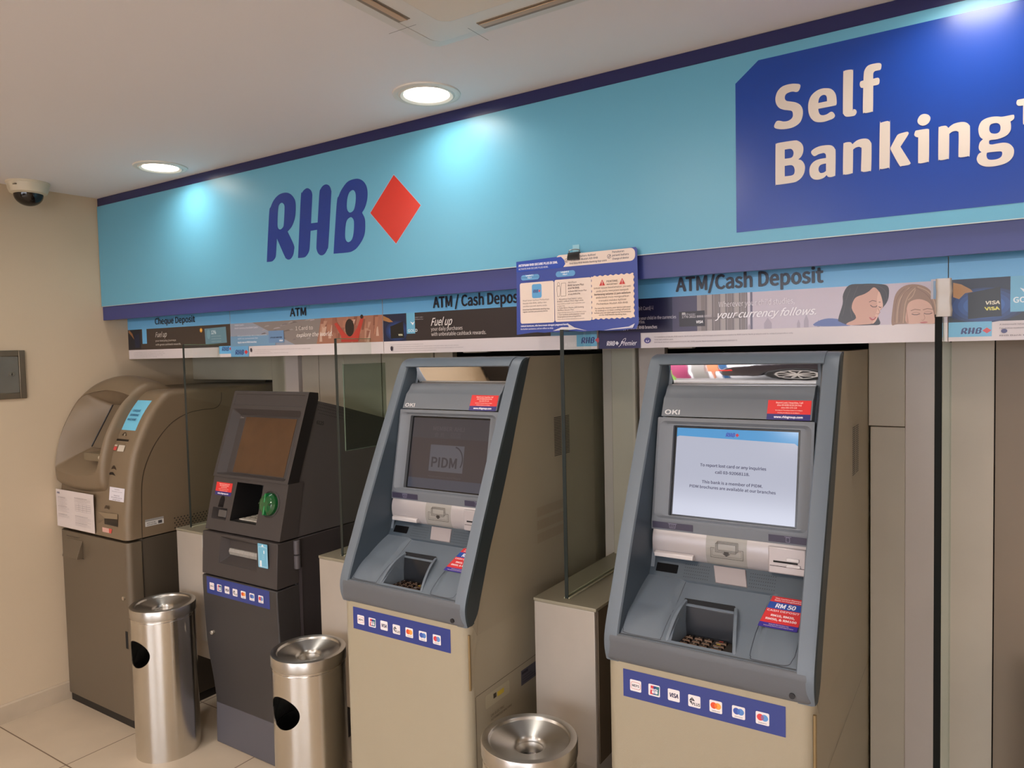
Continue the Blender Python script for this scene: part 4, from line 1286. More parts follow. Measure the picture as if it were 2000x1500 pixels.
# full height glass at the right
g = thing('glass_divider', (3.556, 0, 0), 'tall glass divider with a black front edge right of the last machine', 'glass divider')
mb = MB()
mb.prism([(-.055, 0), (-.055, 1.655), (.1195, 1.655), (.1195, 1.594), (.448, 1.594), (.448, 0)], 3.5505, 3.5615)
mb.build('pane', m_glass, g)
mb = MB()
mb.box(3.549, -.060, 0, 3.563, -.052, 1.657)
mb.build('black_edge', mat('black edge', (10, 12, 8), .6, spec=.15), g, bevel=.001)
t = thing('tape_wrap', (3.566, -.05, 1.657), 'crumpled clear tape wrapped over the top corner of the black edged glass divider', 'tape')
mb = MB()
rg = []
for k in range(7):
    z = 1.652 + k * .0138
    w, dp = .0150 + .0004 * math.sin(k * 1.7), .015 + .0004 * math.cos(k * 2.1)
    rg.append([(3.566 + p[0] + .0008 * math.sin(k * 2), -.052 + p[1], z) for p in rrect(-w, -dp, w, dp, .004, 2)])
mb.loft(rg)
mb.build('wrap', mat('tape wrap', (176, 166, 156), .22), t, smooth=True, angle=60)
# white trunking pieces seen in the gap above two machines
for x0, x1, lb in ((2.737, 2.822, 'white junction box in the gap above the right-hand cash machine'), (1.872, 1.99, 'white junction box in the gap above the middle cash machine')):
    mb = MB()
    mb.box(x0, .44, 1.592, x1, .4745, 1.72)
    tag(mb.build('junction_box', mat('junction white', (206, 194, 186), .5), bevel=.002), lb, 'junction box')
# green panel beyond the right edge
mb = MB()
mb.prism([(3.775, .0), (3.80, .40), (3.80, .74), (3.752, .74), (3.735, .0)], .30, .44, 'y')
tag(mb.build('green_cabinet', mat('green panel', (36, 84, 40), .4), bevel=.003), 'green cabinet sliver at the lower right edge', 'cabinet')

# ================================================================ litter bins
m_ss = mat('brushed stainless', (212, 208, 202), 0.22, 1.0, aniso=0.7, streak=True)
m_ss_lid = mat('lid stainless', (200, 196, 190), 0.34, 1.0, aniso=0.7)


def make_bin(x, y, label):
    t = thing('litter_bin', (x, y, 0), label, 'litter bin', 'stainless steel ashtray bins')
    mb = MB()
    mb.lathe([(0.1215, 0.0), (0.1215, 0.557), (0.1195, 0.559), (0.1215, 0.561), (0.1215, 0.568), (0.1185, 0.568), (0.1185, 0.004), (0.1185, 0.0)], (x, y, 0), 96)
    body = mb.build('body', m_ss, t, smooth=True)
    cu = MB()
    el = [(x + .066 * math.cos(2 * PI * k / 40), .432 + .054 * math.sin(2 * PI * k / 40)) for k in range(40)]
    cu.prism(el, y - .2, y - .02, 'y')
    c = cutter(cu)
    body.parent = None
    body.location = (x, y, 0)
    boolean(body, c)
    body.location = (0, 0, 0)
    body.parent = t
    mb = MB()
    mb.lathe([(0.0001, .003), (0.1180, .003), (0.1180, .006), (.0001, .006)], (x, y, 0), 40)
    mb.build('base_plate', m_black, t)
    mb = MB()
    mb.lathe([(0.112, .010), (.1165, .010), (.1165, .352), (.112, .352)], (x, y, 0), 64)
    mb.build('liner', mat('bin liner', (20, 18, 17), .7), t, smooth=True)
    mb = MB()
    mb.lathe([(.1235, .567), (.1245, .569), (.1245, .603), (.1230, .6052), (.1070, .6052), (.1045, .6035), (.1035, .599), (.1010, .5975), (.045, .585), (.0385, .580), (.0365, .573), (.0365, .545), (.0350, .545), (.0350, .57), (.045, .58), (.10, .592), (.119, .598), (.119, .567)], (x, y, 0), 96)
    mb.build('lid', m_ss_lid, t, smooth=True, angle=50)
    return t


bin0 = make_bin(.834, -.252, 'stainless bin beside the bronze cheque machine, farthest left')
for x, y, lb in ((1.723, -.272, 'stainless bin between the black machine and the middle grey-blue machine'), (2.665, -.372, 'stainless bin cut off by the bottom edge, between the two grey-blue machines')):
    r = bin0.copy()
    COL.objects.link(r)
    r.location = (x, y, 0)
    r['label'] = lb
    for ch in list(bin0.children):
        c = ch.copy()
        COL.objects.link(c)
        c.parent = r

# ================================================================ planes on machine fronts


class PL:
    """sloping front plane of a machine: from B (y,z) up to A (y,z); u along x, v up the slope"""

    def __init__(self, cx, B, A):
        self.O = Vector((cx, B[0], B[1]))
        self.U = Vector((1, 0, 0))
        L = math.hypot(A[0] - B[0], A[1] - B[1])
        self.L = L
        self.V = Vector((0, (A[0] - B[0]) / L, (A[1] - B[1]) / L))
        self.N = self.U.cross(self.V)
        self.B, self.A = B, A

    def v(self, z):
        return (z - self.B[1]) / (self.A[1] - self.B[1]) * self.L

    def p(self, u, v, n=0.0):
        return tuple(self.O + self.U * u + self.V * v + self.N * n)

    def ring(self, pts, n):
        return [self.p(a, b, n) for a, b in pts]

    def decal(self, n=0.0, **k):
        return Decal(self.O + self.N * n, self.U, self.V, **k)

    def block(self, mb, u0, v0, u1, v1, n0, n1, r=0.0, m=0, taper=0.0):
        r_ = max(r, .0003)
        mb.loft([self.ring(rrect(u0, v0, u1, v1, r_, 4), n0), self.ring(rrect(u0 + taper, v0 + taper, u1 - taper, v1 - taper, r_, 4), n1)], m)


def card_strip(d, u0, u1, v0, v1):
    """blue strip with seven card marks"""
    W, Hh = u1 - u0, v1 - v0
    d.rect(u0, v0, u1, v1, (46, 60, 128))
    cw, chh = W * .076, Hh * .41
    CR = (232, 224, 224)
    for k, f in enumerate((.085, .210, .338, .468, .600, .735, .872)):
        c = u0 + W * f
        b = v0 + Hh * .44 - chh / 2 + (.03 * Hh if k < 3 else 0)
        d.poly(rrect(c - cw / 2, b, c + cw / 2, b + chh, chh * .1, 3), CR)
        m = b + chh / 2
        if k == 0:
            d.frame(rrect(c - cw * .42, m - chh * .3, c + cw * .42, m + chh * .3, chh * .18, 3), chh * .035, (196, 96, 84))
            d.text('MEPS', c, m - chh * .1, cw * .62, chh * .2, (50, 40, 60), .05, align='c')
        elif k == 1:
            sh = cw * .07
            x = c - cw * .36
            for q, col in enumerate(((204, 50, 60), (36, 62, 132), (40, 110, 120))):
                a = x + q * cw * .24
                d.poly([(a, b + chh * .12), (a + cw * .27, b + chh * .12), (a + cw * .27 + sh, b + chh * .88), (a + sh, b + chh * .88)], col)
            d.text('UnionPay', c, m, cw * .6, chh * .16, (240, 236, 236), .04, .2, align='c')
            d.text('銀聯', c + cw * .05, m - chh * .26, None, chh * .2, (240, 236, 236), .04, align='c')
        elif k == 2:
            d.text('VISA', c, m - chh * .18, cw * .74, chh * .34, (52, 50, 84), .07, .12, align='c')
        elif k == 3:
            e = c - cw * .18
            d.poly([(e - cw * .24, m + chh * .02), (e - cw * .01, m + chh * .32), (e - cw * .01, m + chh * .02)], (44, 44, 52))
            d.poly([(e + cw * .01, m + chh * .32), (e + cw * .24, m + chh * .02), (e + cw * .01, m + chh * .02)], (44, 44, 52))
            d.poly([(e - cw * .24, m - chh * .02), (e - cw * .01, m - chh * .02), (e - cw * .01, m - chh * .32)], (44, 44, 52))
            d.text('PLUS', c + cw * .14, m - chh * .34, cw * .6, chh * .24, (44, 44, 52), .05, .15, align='c')
        else:
            ca, cb, cm = {4: ((222, 78, 42), (238, 160, 70), (232, 118, 44)), 5: ((58, 84, 164), (86, 132, 196), (66, 106, 182)), 6: ((212, 64, 66), (92, 146, 204), (140, 104, 150))}[k]
            rr = chh * .27
            d.disc(c - cw * .16, m + chh * .07, rr, ca)
            d.disc(c + cw * .16, m + chh * .07, rr, cb)
            d.disc(c, m + chh * .07, rr * .42, cm, ry=rr * .78)
            d.text({4: 'mastercard', 5: 'cirrus', 6: 'maestro'}[k], c, m - chh * .4, cw * .6, chh * .09, (60, 56, 66), .03, align='c')


def info_sticker(d, u0, v0, u1, v1):
    W, Hh = u1 - u0, v1 - v0
    d.rect(u0, v0, u1, v1, (214, 46, 46))
    d.rect(u0, v0, u1, v0 + Hh * .30, (44, 40, 108))
    c = (u0 + u1) / 2
    T = (242, 190, 180)
    for k, (s, w, h) in enumerate((('Report Lost / Inquiries, Call', .62, .075), ('atau 03-9206 8118 (24 Hrs)', .56, .075), ('atau 082-276 118', .36, .065), ('Monday to Thursday 9.30am to 4.00pm', .62, .045), ('Friday 9.30am to 4.00pm', .5, .045))):
        d.text(s, c, v0 + Hh * (.84 - k * .125), W * w, Hh * h, T, .05, align='c')
    d.text('www.rhbgroup.com', c, v0 + Hh * .10, W * .66, Hh * .10, (236, 232, 240), .07, align='c')

# ================================================================ grey-blue cash machines
m_beige = mat('beige machine paint', (165, 153, 130), 0.42, bump=.25, bscale=900, mottle=.05, mscale=2)
m_blue = mat('grey blue plastic', (98, 107, 116), 0.38, bump=.25, bscale=1200)
m_blue_d = mat('grey blue plastic arms', (78, 88, 97), 0.36, bump=.25, bscale=1200)
m_face = mat('arm face plastic', (103, 112, 121), 0.36, bump=.2, bscale=1200)
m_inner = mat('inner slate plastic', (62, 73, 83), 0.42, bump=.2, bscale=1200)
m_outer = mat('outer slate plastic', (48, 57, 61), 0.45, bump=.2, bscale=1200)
m_greyf = mat('grey plastic front', (108, 112, 118), 0.36, bump=.2, bscale=1200)
m_lip = mat('dark grey apron', (94, 96, 100), 0.42, bump=.25, bscale=1200)
m_silver = mat('silver slot panel', (172, 165, 165), 0.34, .15)
m_dark = mat('dark recess plastic', (26, 28, 32), 0.35)
m_key = mat('keypad metal', (70, 58, 52), 0.28, .6)
m_mirror = mat('mirror', (225, 222, 220), 0.02, 1.0, bump=.12, bscale=9)

ARM_F = [(-.322, .834), (-.331, .862), (-.331, .90), (-.310, .955), (-.280, 1.02), (-.245, 1.10), (-.205, 1.185), (-.165, 1.27), (-.12, 1.362), (-.075, 1.455), (-.046, 1.515), (-.024, 1.555), (-.006, 1.572), (.018, 1.579)]
ARM_B = [(-.300, .836), (-.275, .862), (-.260, .90), (-.238, .955), (-.212, 1.02), (-.178, 1.09), (-.135, 1.18), (-.095, 1.27), (-.055, 1.37), (-.02, 1.455), (.004, 1.51), (.018, 1.545), (.027, 1.565), (.035, 1.578)]
ARM_D = [.03, .05, .08, .12, .125, .12, .10, .08, .06, .045, .05, .04, .02, .01]


def oki(cx, yo, label, screen):
    off = (cx, yo, 0)
    t = thing('cash_machine', (cx, yo, 0), label, 'cash machine')
    # body
    mb = MB(off)
    pr = []
    r = .03
    for a in range(7):
        q = PI + PI / 2 * a / 6
        pr.append((-.242 + r + r * math.cos(q), -.322 + r + r * math.sin(q)))
    for a in range(7):
        q = 1.5 * PI + PI / 2 * a / 6
        pr.append((.242 - r + r * math.cos(q), -.322 + r + r * math.sin(q)))
    pr += [(.242, .62), (-.242, .62)]
    mb.prism(pr, 0.0, .842, 'z')
    core = [(.62, .84), (-.285, .84), (-.285, .855), (-.18, .868), (-.125, .955), (-.105, 1.0), (-.10, 1.05), (-.105, 1.145), (-.09, 1.16), (-.045, 1.40), (-.03, 1.42), (-.012, 1.46), (.012, 1.49), (.014, 1.57), (.62, 1.578)]
    mb.prism(core, -.189, .189)
    for s in (-1, 1):
        mb.prism([(y + .0005, z) for y, z in ARM_B] + [(.62, 1.579), (.62, .80), (-.275, .80)], s * .2365, s * .2425)
        mb.prism([(y + max(.03, dd * .9 - .01), z) for (y, z), dd in zip(ARM_B, ARM_D)] + [(.62, 1.579), (.62, .80), (-.20, .80)], s * .189, s * .237)
    mb.build('body', m_beige, t, smooth=True)
    # arms
    for s in (-1, 1):
        mb = MB(off)
        F = smooth_open([(*f, *b, dd) for f, b, dd in zip(ARM_F, ARM_B, ARM_D)], 3)
        rings = []
        for i, q in enumerate(F):
            a, b_ = F[max(i - 1, 0)], F[min(i + 1, len(F) - 1)]
            ty, tz = b_[0] - a[0], b_[1] - a[1]
            L = math.hypot(ty, tz)
            ny, nz = tz / L, -ty / L
            P = lambda x, dpt: (s * x, q[0] + ny * dpt, q[1] + nz * dpt)
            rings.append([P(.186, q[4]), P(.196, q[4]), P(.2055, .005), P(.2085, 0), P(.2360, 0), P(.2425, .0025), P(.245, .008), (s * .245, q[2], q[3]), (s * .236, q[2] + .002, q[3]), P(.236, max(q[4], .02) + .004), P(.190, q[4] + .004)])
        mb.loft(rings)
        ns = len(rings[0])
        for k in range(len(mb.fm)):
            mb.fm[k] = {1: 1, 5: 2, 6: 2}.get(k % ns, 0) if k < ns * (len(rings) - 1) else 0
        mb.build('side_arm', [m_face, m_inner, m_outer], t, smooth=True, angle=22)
    mb = MB(off)
    mb.prism(smooth_open([(-.034, 1.552), (-.027, 1.560), (-.010, 1.573), (.014, 1.580), (.034, 1.579)], 3) + [(.034, 1.548), (-.002, 1.5485), (-.028, 1.549)], -.21, .21)
    mb.build('top_bar', m_face, t, smooth=True)
    # mirror strip
    mb = MB(off)
    mp = [(.0060, 1.4955)]
    for k in range(8):
        a = math.radians(6.6 - k * 4.0 / 7)
        mp.append((mp[-1][0] - math.tan(a) * .055 / 8, mp[-1][1] + .055 / 8))
    mb.prism(mp + [(.010, 1.5505), (.012, 1.4955)], -.190, .190)
    mb.build('mirror_strip', m_mirror, t, smooth=True, angle=30)
    # logo panel
    mb = MB(off)
    mb.prism(smooth_open([(.0, 1.4962), (-.022, 1.4955), (-.034, 1.488), (-.044, 1.474), (-.058, 1.462)], 4) + [(-.0785, 1.4155), (-.030, 1.408), (.01, 1.48)], -.187, .1905)
    mb.build('logo_panel', m_greyf, t, smooth=True)
    pl = PL(cx, (-.0785 + yo, 1.4155), (-.058 + yo, 1.462))
    d = pl.decal(0.0002, rough=.35)
    d.text('OKI', -.178, .0055, .040, .0120, (206, 204, 204), .06)
    d.build('maker_lettering', t, 'white maker lettering')
    d = pl.decal(0.0006, rough=.3)
    info_sticker(d, .086, -.001, .1875, .050)
    d.build('information_sticker', t, 'red and blue sticker')
    # bezel and screen
    B_, A_ = (-.134, 1.149), (-.080, 1.4125)
    pl = PL(cx, (B_[0] + yo, B_[1]), (A_[0] + yo, A_[1]))
    V = pl.v
    mb = MB()
    o_ = rrect(-.196, -.004, .198, pl.L, .003, 4)
    o2 = rrect(-.190, V(1.1545), .192, V(1.403), .016, 4)
    i1 = rrect(-.172, V(1.160), .178, V(1.397), .008, 4)
    i2 = rrect(-.1545, V(1.1625), .1655, V(1.3935), .003, 4)
    i3 = rrect(-.1540, V(1.1630), .1650, V(1.3930), .003, 4)
    rings = [pl.ring(o_, -.02), pl.ring(o_, -.001), pl.ring(o2, 0), pl.ring(i1, -.008), pl.ring(i2, -.0085), pl.ring(i3, -.022)]
    mb.loft(rings, cap=False)
    mb.build('screen_bezel', m_greyf, t, smooth=True, angle=30)
    mb = MB()
    pl.block(mb, -.156, V(1.161), .167, V(1.395), -.023, -.020)
    mb.build('screen_surround', mat('screen black', (10, 10, 12), .25), t)
    d = pl.decal(-.0198, rough=.12, emis=(.72 if screen == 'lit' else .16))
    su0, su1, sv0, sv1 = -.1475, .1585, V(1.1665), V(1.3885)
    if screen == 'lit':
        d.rect(su0, sv0, su1, sv1, (202, 206, 226))
        d.poly([(su0, sv1 - .024), (su0 + .008, sv1 - .021), (su1 - .008, sv1 - .028), (su1, sv1 - .034), (su1, sv1), (su0, sv1)], (84, 170, 232))
        rhb(d, -.018, sv1 - .019, .034, .011, (70, 76, 190), (226, 66, 80))
        K = (84, 84, 116)
        d.text('To report lost card or any inquiries', .003, V(1.293), .166, .0070, K, .05, align='c')
        d.text('call 03-92068118.', .003, V(1.277), .086, .0070, K, .05, align='c')
        d.text('This bank is a member of PIDM.', .003, V(1.251), .152, .0070, K, .05, align='c')
        d.text('PIDM brochures are available at our branches', .003, V(1.238), .216, .0070, K, .05, align='c')
    else:
        d.rect(su0, sv0, su1, sv1, (112, 96, 106))
        d.rect(su0, V(1.325), su1, sv1, (118, 112, 126))
        d.rect(su0, sv0, su1, sv0 + .032, (128, 132, 160))
        G = (150, 138, 152)
        d.text('MEMBER  AHLI', .0, V(1.350), .125, .013, G, .04, align='c')
        d.text('会 员', -.035, V(1.331), .04, .011, G, 0, align='c')
        d.text('بلاع', .03, V(1.331), .04, .011, G, 0, align='c')
        d.rect(-.066, V(1.222), .070, V(1.305), (170, 168, 186))
        d.text('PIDM', -.006, V(1.236), .100, .030, (96, 90, 108), .05, align='c')
        arc = [(.03 + .036 * math.cos(a), V(1.262) + .04 * math.sin(a)) for a in [(-35 + 4 * k) * PI / 180 for k in range(30)]]
        d.line(arc, .0045, (96, 90, 108))
        d.text('Perbadanan Insurans Deposit Malaysia', .0, V(1.203), .13, .006, G, 0, align='c')
    d.build('screen', t, 'lit pale screen with a blue header' if screen == 'lit' else 'dim screen with a grey panel')
    # label band
    mb = MB(off)
    mb.prism([(-.134, 1.149), (-.1345, 1.1235), (-.10, 1.12), (-.10, 1.149)], -.196, .197)
    mb.build('label_band', m_greyf, t)
    d = XZ(-.1347 + yo, base=.0007, rough=.3)
    d.O = Vector((cx, -.1347 + yo, 0))
    for a, b in ((-.193, -.084), (.103, .1925)):
        d = XZ(-.1347 + yo, base=.0007, rough=.3)
        d.O = Vector((cx, -.1347 + yo, 0))
        d.rect(a, 1.1275, b, 1.1445, (58, 54, 74))
        c = (a + b) / 2
        if a < 0:
            d.frame([(c - .009, 1.1405), (c + .009, 1.1405), (c + .007, 1.131), (c - .007, 1.131)], .0008, (140, 138, 158))
            d.line([(c - .012, 1.1425), (c + .012, 1.1425)], .0008, (140, 138, 158))
            d.text('123', c, 1.1335, .010, .0045, (140, 138, 158), align='c')
        else:
            d.frame([(c - .004, 1.1405), (c + .004, 1.1405), (c + .004, 1.130), (c - .004, 1.130)], .0008, (140, 138, 158))
            d.line([(c - .008, 1.1425), (c + .008, 1.1425)], .0008, (140, 138, 158))
        d.build('slot_label', t)
    # silver slot panel
    prof = smooth_open([(-.1335, 1.1232), (-.1385, 1.112), (-.1415, 1.095), (-.140, 1.075), (-.134, 1.058), (-.127, 1.050)], 3)
    mb = MB(off)
    mb.prism(prof + [(-.09, 1.050), (-.09, 1.1232)], -.191, .191)
    mb.build('slot_panel', m_silver, t, smooth=True, angle=60)
    d = Decal((cx, yo, 0), (1, 0, 0), (0, 0, 1), base=.0003, rough=.4)
    vs, fs = [], []
    for k, (y, z) in enumerate(prof):
        for x in (-.049, .0525):
            vs.append(Vector((cx + x, y + yo - .0004, z)))
    d.vs = vs
    d.fs = [[2 * k, 2 * k + 1, 2 * k + 3, 2 * k + 2] for k in range(len(prof) - 1)]
    d.cols = [(150, 146, 140)]
    d.fm = [0] * len(d.fs)
    d.build('cash_flap', t, 'grey cash slot flap')
    d = Decal((cx, -.1421 + yo, 0), (1, 0, 0), (0, 0.0, 1), base=.0003)
    for k in range(3):
        o = k * .0028
        d.frame([(-.024 + o, 1.086 + o), (.026 + o, 1.086 + o), (.026 + o, 1.108 + o), (-.024 + o, 1.108 + o)], .0009, (70, 66, 62))
        if k == 0:
            pass
    d.line([(-.026, 1.096), (-.036, 1.096), (-.036, 1.072), (.044, 1.072), (.044, 1.096), (.032, 1.096)], .0009, (70, 66, 62))
    d.line([(-.024, 1.093), (-.032, 1.093), (-.032, 1.077), (.040, 1.077), (.040, 1.093), (.030, 1.093)], .0007, (110, 104, 98))
    d.poly([(-.003, 1.089), (.009, 1.089), (.009, 1.084), (.013, 1.084), (.003, 1.077), (-.007, 1.084), (-.003, 1.084)], (54, 50, 48))
    d.build('flap_symbol', t, 'printed banknote symbol')
    mb = MB(off)
    mb.prism([(-.140, 1.0705), (-.150, 1.0675), (-.150, 1.0565), (-.130, 1.0555)], -.183, -.080)
    mb.build('receipt_slot', mat('slot lip silver', (206, 198, 196), .3, .2), t, bevel=.0015)
    mb = MB(off)
    mb.box(.104, -.1440, 1.0535, .190, -.128, 1.1175)
    cs = mb.build('card_reader', mat('reader silver', (186, 178, 178), .32, .3), t, bevel=.003)
    mb = MB(off)
    mb.box(.116, -.1443, 1.0805, .172, -.1436, 1.0850)
    mb.box(.108, -.1443, 1.0715, .190, -.1438, 1.0728)
    mb.build('card_slot', m_black, cs)
    mb = MB(off)
    mb.box(.146, -.1475, 1.0868, .175, -.1435, 1.0945)
    mb.box(.146, -.1475, 1.0725, .178, -.1435, 1.0795)
    mb.build('slot_guide', mat('reader guide', (206, 200, 200), .25, .3), cs, bevel=.001)
    # speaker panel
    mb = MB(off)
    mb.prism([(-.1265, 1.0505), (-.156, 1.0075), (-.156, .98), (-.10, .98), (-.10, 1.0505)], -.197, .197)
    mb.build('speaker_panel', m_inner, t)
    pl2 = PL(cx, (-.156 + yo, 1.0075), (-.1265 + yo, 1.0505))
    d = pl2.decal(.0001, rough=.65)
    d.poly(rrect(-.180, .012, -.122, .035, .002), mat('window black', (8, 8, 10), .6, spec=.1))
    for x0, x1 in ((-.106, -.040), (.058, .122)):
        nx = 12
        for i in range(nx):
            for j in range(5):
                d._put([(x0 + (x1 - x0) * (i + .5) / nx + .0012 * math.cos(q), .008 + j * .0082 + .0012 * math.sin(q)) for q in (0, PI / 3, 2 * PI / 3, PI, 4 * PI / 3, 5 * PI / 3)], [list(range(6))], (34, 38, 46))
    d.build('speaker_holes', t, 'dark window and speaker holes')
    mb = MB()
    mb.loft([pl2.ring([(-.022, .004), (.058, .004), (.047, .048), (-.034, .048)], -.002), pl2.ring([(-.020, .005), (.056, .005), (.046, .047), (-.032, .047)], .0035)])
    mb.build('coin_tray', mat('tray silver', (150, 140, 140), .5), t, bevel=.001)
    # shelf
    A = (-.154, 1.0085)
    Bq = (-.318, .9035)
    NX, NY = 60, 30

    def zs(x, y):
        f = (y - A[0]) / (Bq[0] - A[0])
        z = A[1] + (Bq[1] - A[1]) * f
        f = min(max(f, 0), 1)
        bul = .010 * math.sin(PI * min(f * 1.0, 1)) ** .8
        if f > .55:
            bul += .005 * math.sin(PI * (f - .55) / .45)
        cl = -.094 - .004 * math.sin(PI * f)
        crr = .112
        side = 0
        if x < cl:
            side = min((cl - x) / .012, 1)
        elif x > crr:
            side = min((x - crr) / .012, 1)
        mid = .55 * (1 - min(max((f - .35) / .3, 0), 1))
        return z + bul * (side + (1 - side) * .35) - (1 - side) * .010 * mid
    mb = MB(off)
    gx = [-.206 + .412 * i / NX for i in range(NX + 1)]
    gy = [A[0] + .004 + (Bq[0] - A[0] - .004) * j / NY for j in range(NY + 1)]
    vs, fs = [], []
    for y in gy:
        for x in gx:
            vs.append((x, y, zs(x, y)))
    n1 = NX + 1
    for j in range(NY):
        for i in range(NX):
            fs.append((j * n1 + i, j * n1 + i + 1, (j + 1) * n1 + i + 1, (j + 1) * n1 + i))
    nb = len(vs)
    border = [i for i in range(n1)] + [(j + 1) * n1 - 1 for j in range(1, NY + 1)] + [NY * n1 + i for i in range(NX - 1, -1, -1)] + [j * n1 for j in range(NY - 1, 0, -1)]
    for k in border:
        vs.append((vs[k][0], vs[k][1], .868))
    for k in range(len(border)):
        k2 = (k + 1) % len(border)
        fs.append((border[k], nb + k, nb + k2, border[k2]))
    fs.append([nb + k for k in range(len(border))])
    mb.add(vs, fs)
    sh = mb.build('shelf', m_blue, t, smooth=True)
    cu = MB(off)
    cu.loft([[(-.070, -.224, .893), (.052, -.224, .893), (.064, -.3105, .893), (-.074, -.3105, .893)],
             [(-.074, -.221, .93), (.046, -.221, .93), (.068, -.3115, .93), (-.082, -.3115, .93)],
             [(-.078, -.212, 1.02), (.038, -.212, 1.02), (.070, -.3125, 1.02), (-.092, -.3125, 1.02)]])
    c = cutter(cu)
    sh.parent = None
    sh.location = (cx, yo, 0)
    boolean(sh, c)
    sh.location = (0, 0, 0)
    sh.parent = t
    # keypad shield and keys
    mb = MB(off)
    sp = smooth_open([(-.080, -.2125, .966), (.036, -.2115, .972)], 2)
    mb.loft([[(-.083, -.2180, .964), (-.083, -.2020, .978), (.042, -.2020, .979), (.046, -.2180, .964)], [(-.078, -.2265, .894), (-.078, -.2205, .894), (.060, -.2205, .894), (.060, -.2265, .894)]])
    mb.build('keypad_shield', mat('shield black', (30, 32, 36), .22), t, bevel=.0015)
    mb = MB(off)
    for s, x0, x1, xb0, xb1 in ((-1, -.094, -.084, -.082, -.072), (1, .066, .076, .041, .051)):
        st = []
        for k in range(9):
            f = k / 8
            y = -.2105 - .105 * f
            zt = .978 - .018 * f - .055 * f ** 2.2
            a0, a1 = (xb0 + (x0 - xb0) * f, xb1 + (x1 - xb1) * f)
            st.append([(a0, y, .893), (a0 + .001, y, zt - .002), ((a0 + a1) / 2, y, zt), (a1 - .001, y, zt - .002), (a1, y, .893)])
        mb = MB(off)
        mb.loft(st)
        mb.build('keypad_wing', m_face, t, smooth=True, angle=60)
    mb = MB(off)
    mb.box(-.072, -.311, .8925, .062, -.224, .8945)
    kp = mb.build('keypad', mat('keypad plate', (58, 50, 44), .45, .3), t)
    for r_ in range(4):
        for c_i in range(4):
            mb = MB(off)
            x = -.058 + c_i * .0235 + (.007 if c_i == 3 else 0)
            y = -.238 - r_ * .0195
            w = .0098 if c_i < 3 else .0135
            mb.loft([[(x - w, y - .0078, .8945), (x + w, y - .0078, .8945), (x + w, y + .0078, .8945), (x - w, y + .0078, .8945)], [(x - w + .0015, y - .005, .8990), (x + w - .0015, y - .005, .8990), (x + w - .0015, y + .005, .8990), (x - w + .0015, y + .005, .8990)]])
            mb.build('key', mat('keypad black key', (66, 50, 40), .25, .75), kp)
    d = Decal((cx, yo, .8990), (1, 0, 0), (0, 1, 0), base=.0002, rough=.4)
    for r_ in range(4):
        for c_i in range(3):
            s_ = ('123', '456', '789', '.0,')[r_][c_i]
            d.text(s_, -.058 + c_i * .0235, -.2405 - r_ * .0195, None, .0045, (196, 176, 150), .04, align='c')
    for r_, col in enumerate(((176, 60, 50), (196, 170, 60), (150, 150, 150), (70, 140, 80))):
        d.rect(.0135, -.2405 - r_ * .0195, .0235, -.2360 - r_ * .0195, col)
    d.build('key_marks', kp, 'pale digits and coloured marks')
    # panel seams and pad outlines on the shelf
    def on(pts, w, col, name):
        dm = MB(off)
        q = smooth_open(pts, 6)
        for a, b in zip(q, q[1:]):
            va, vb = Vector(a), Vector(b)
            dd = (vb - va)
            if dd.length < 1e-6:
                continue
            dd.normalize()
            nn = Vector((-dd.y, dd.x)) * w / 2
            vb2 = vb + dd * w * .2
            P_ = [(va + nn), (va - nn), (vb2 - nn), (vb2 + nn)]
            dm.add([(p.x, p.y, zs(p.x, p.y) + .0007) for p in P_], [(0, 1, 2, 3)])
        dm.build(name, paint(col), t)
    on([(-.096, -.158), (-.098, -.235), (-.101, -.30), (-.103, -.312), (-.110, -.3155), (-.190, -.3155), (-.200, -.310), (-.203, -.295), (-.203, -.20)], .0012, (44, 48, 56), 'pad_seam')
    on([(.114, -.158), (.106, -.235), (.104, -.30), (.107, -.311), (.114, -.3155), (.180, -.3155), (.194, -.305), (.199, -.285), (.200, -.20)], .0012, (44, 48, 56), 'pad_seam')
    if screen == 'lit':
        w0, w1 = .118, .188
        ya, yb = -.160, -.247
        f0, f1 = 1, 1
    # sticker on right pad
    P0 = Vector((cx + .106, -.250 + yo, zs(.15, -.250) + .0016))
    P1 = Vector((cx + .106, -.166 + yo, zs(.15, -.166) + .0016))
    Vv = (P1 - P0)
    Lp = Vv.length
    Vv.normalize()
    dd = Decal(P0, (1, 0, 0), Vv, base=.0004, rough=.3)
    sk = lambda f: .0 + .014 * f
    W = .086
    def band(f0, f1, col):
        dd.poly([(sk(f0), Lp * f0), (W + sk(f0) * .2, Lp * f0), (W + sk(f1) * .2, Lp * f1), (sk(f1), Lp * f1)], col)
    band(0, .15, (62, 48, 140))
    band(.15, .60, (214, 54, 54))
    band(.60, .82, (44, 76, 156))
    band(.82, 1.0, (206, 50, 52))
    TT = (240, 214, 214)
    dd.text('RM 50', W * .56, Lp * .645, W * .50, Lp * .125, (236, 232, 240), .06, .15, align='c')
    dd.text('This machine dispenses', W * .60, Lp * .92, W * .7, Lp * .035, TT, .05, align='c')
    dd.text('Mesin ini mengeluarkan', W * .60, Lp * .86, W * .7, Lp * .035, TT, .05, align='c')
    dd.text('CASH DEPOSIT', W * .54, Lp * .51, W * .82, Lp * .055, TT, .05, align='c')
    dd.text('RM10, RM20,', W * .56, Lp * .36, W * .6, Lp * .06, TT, .08, align='c')
    dd.text('RM50, & RM100', W * .54, Lp * .24, W * .78, Lp * .06, TT, .08, align='c')
    dd.text('Notes for this machine only', W * .52, Lp * .095, W * .5, Lp * .025, TT, .02, align='c')
    dd.text('Nota yang diterima untuk deposit tunai', W * .52, Lp * .045, W * .75, Lp * .025, TT, .02, align='c')
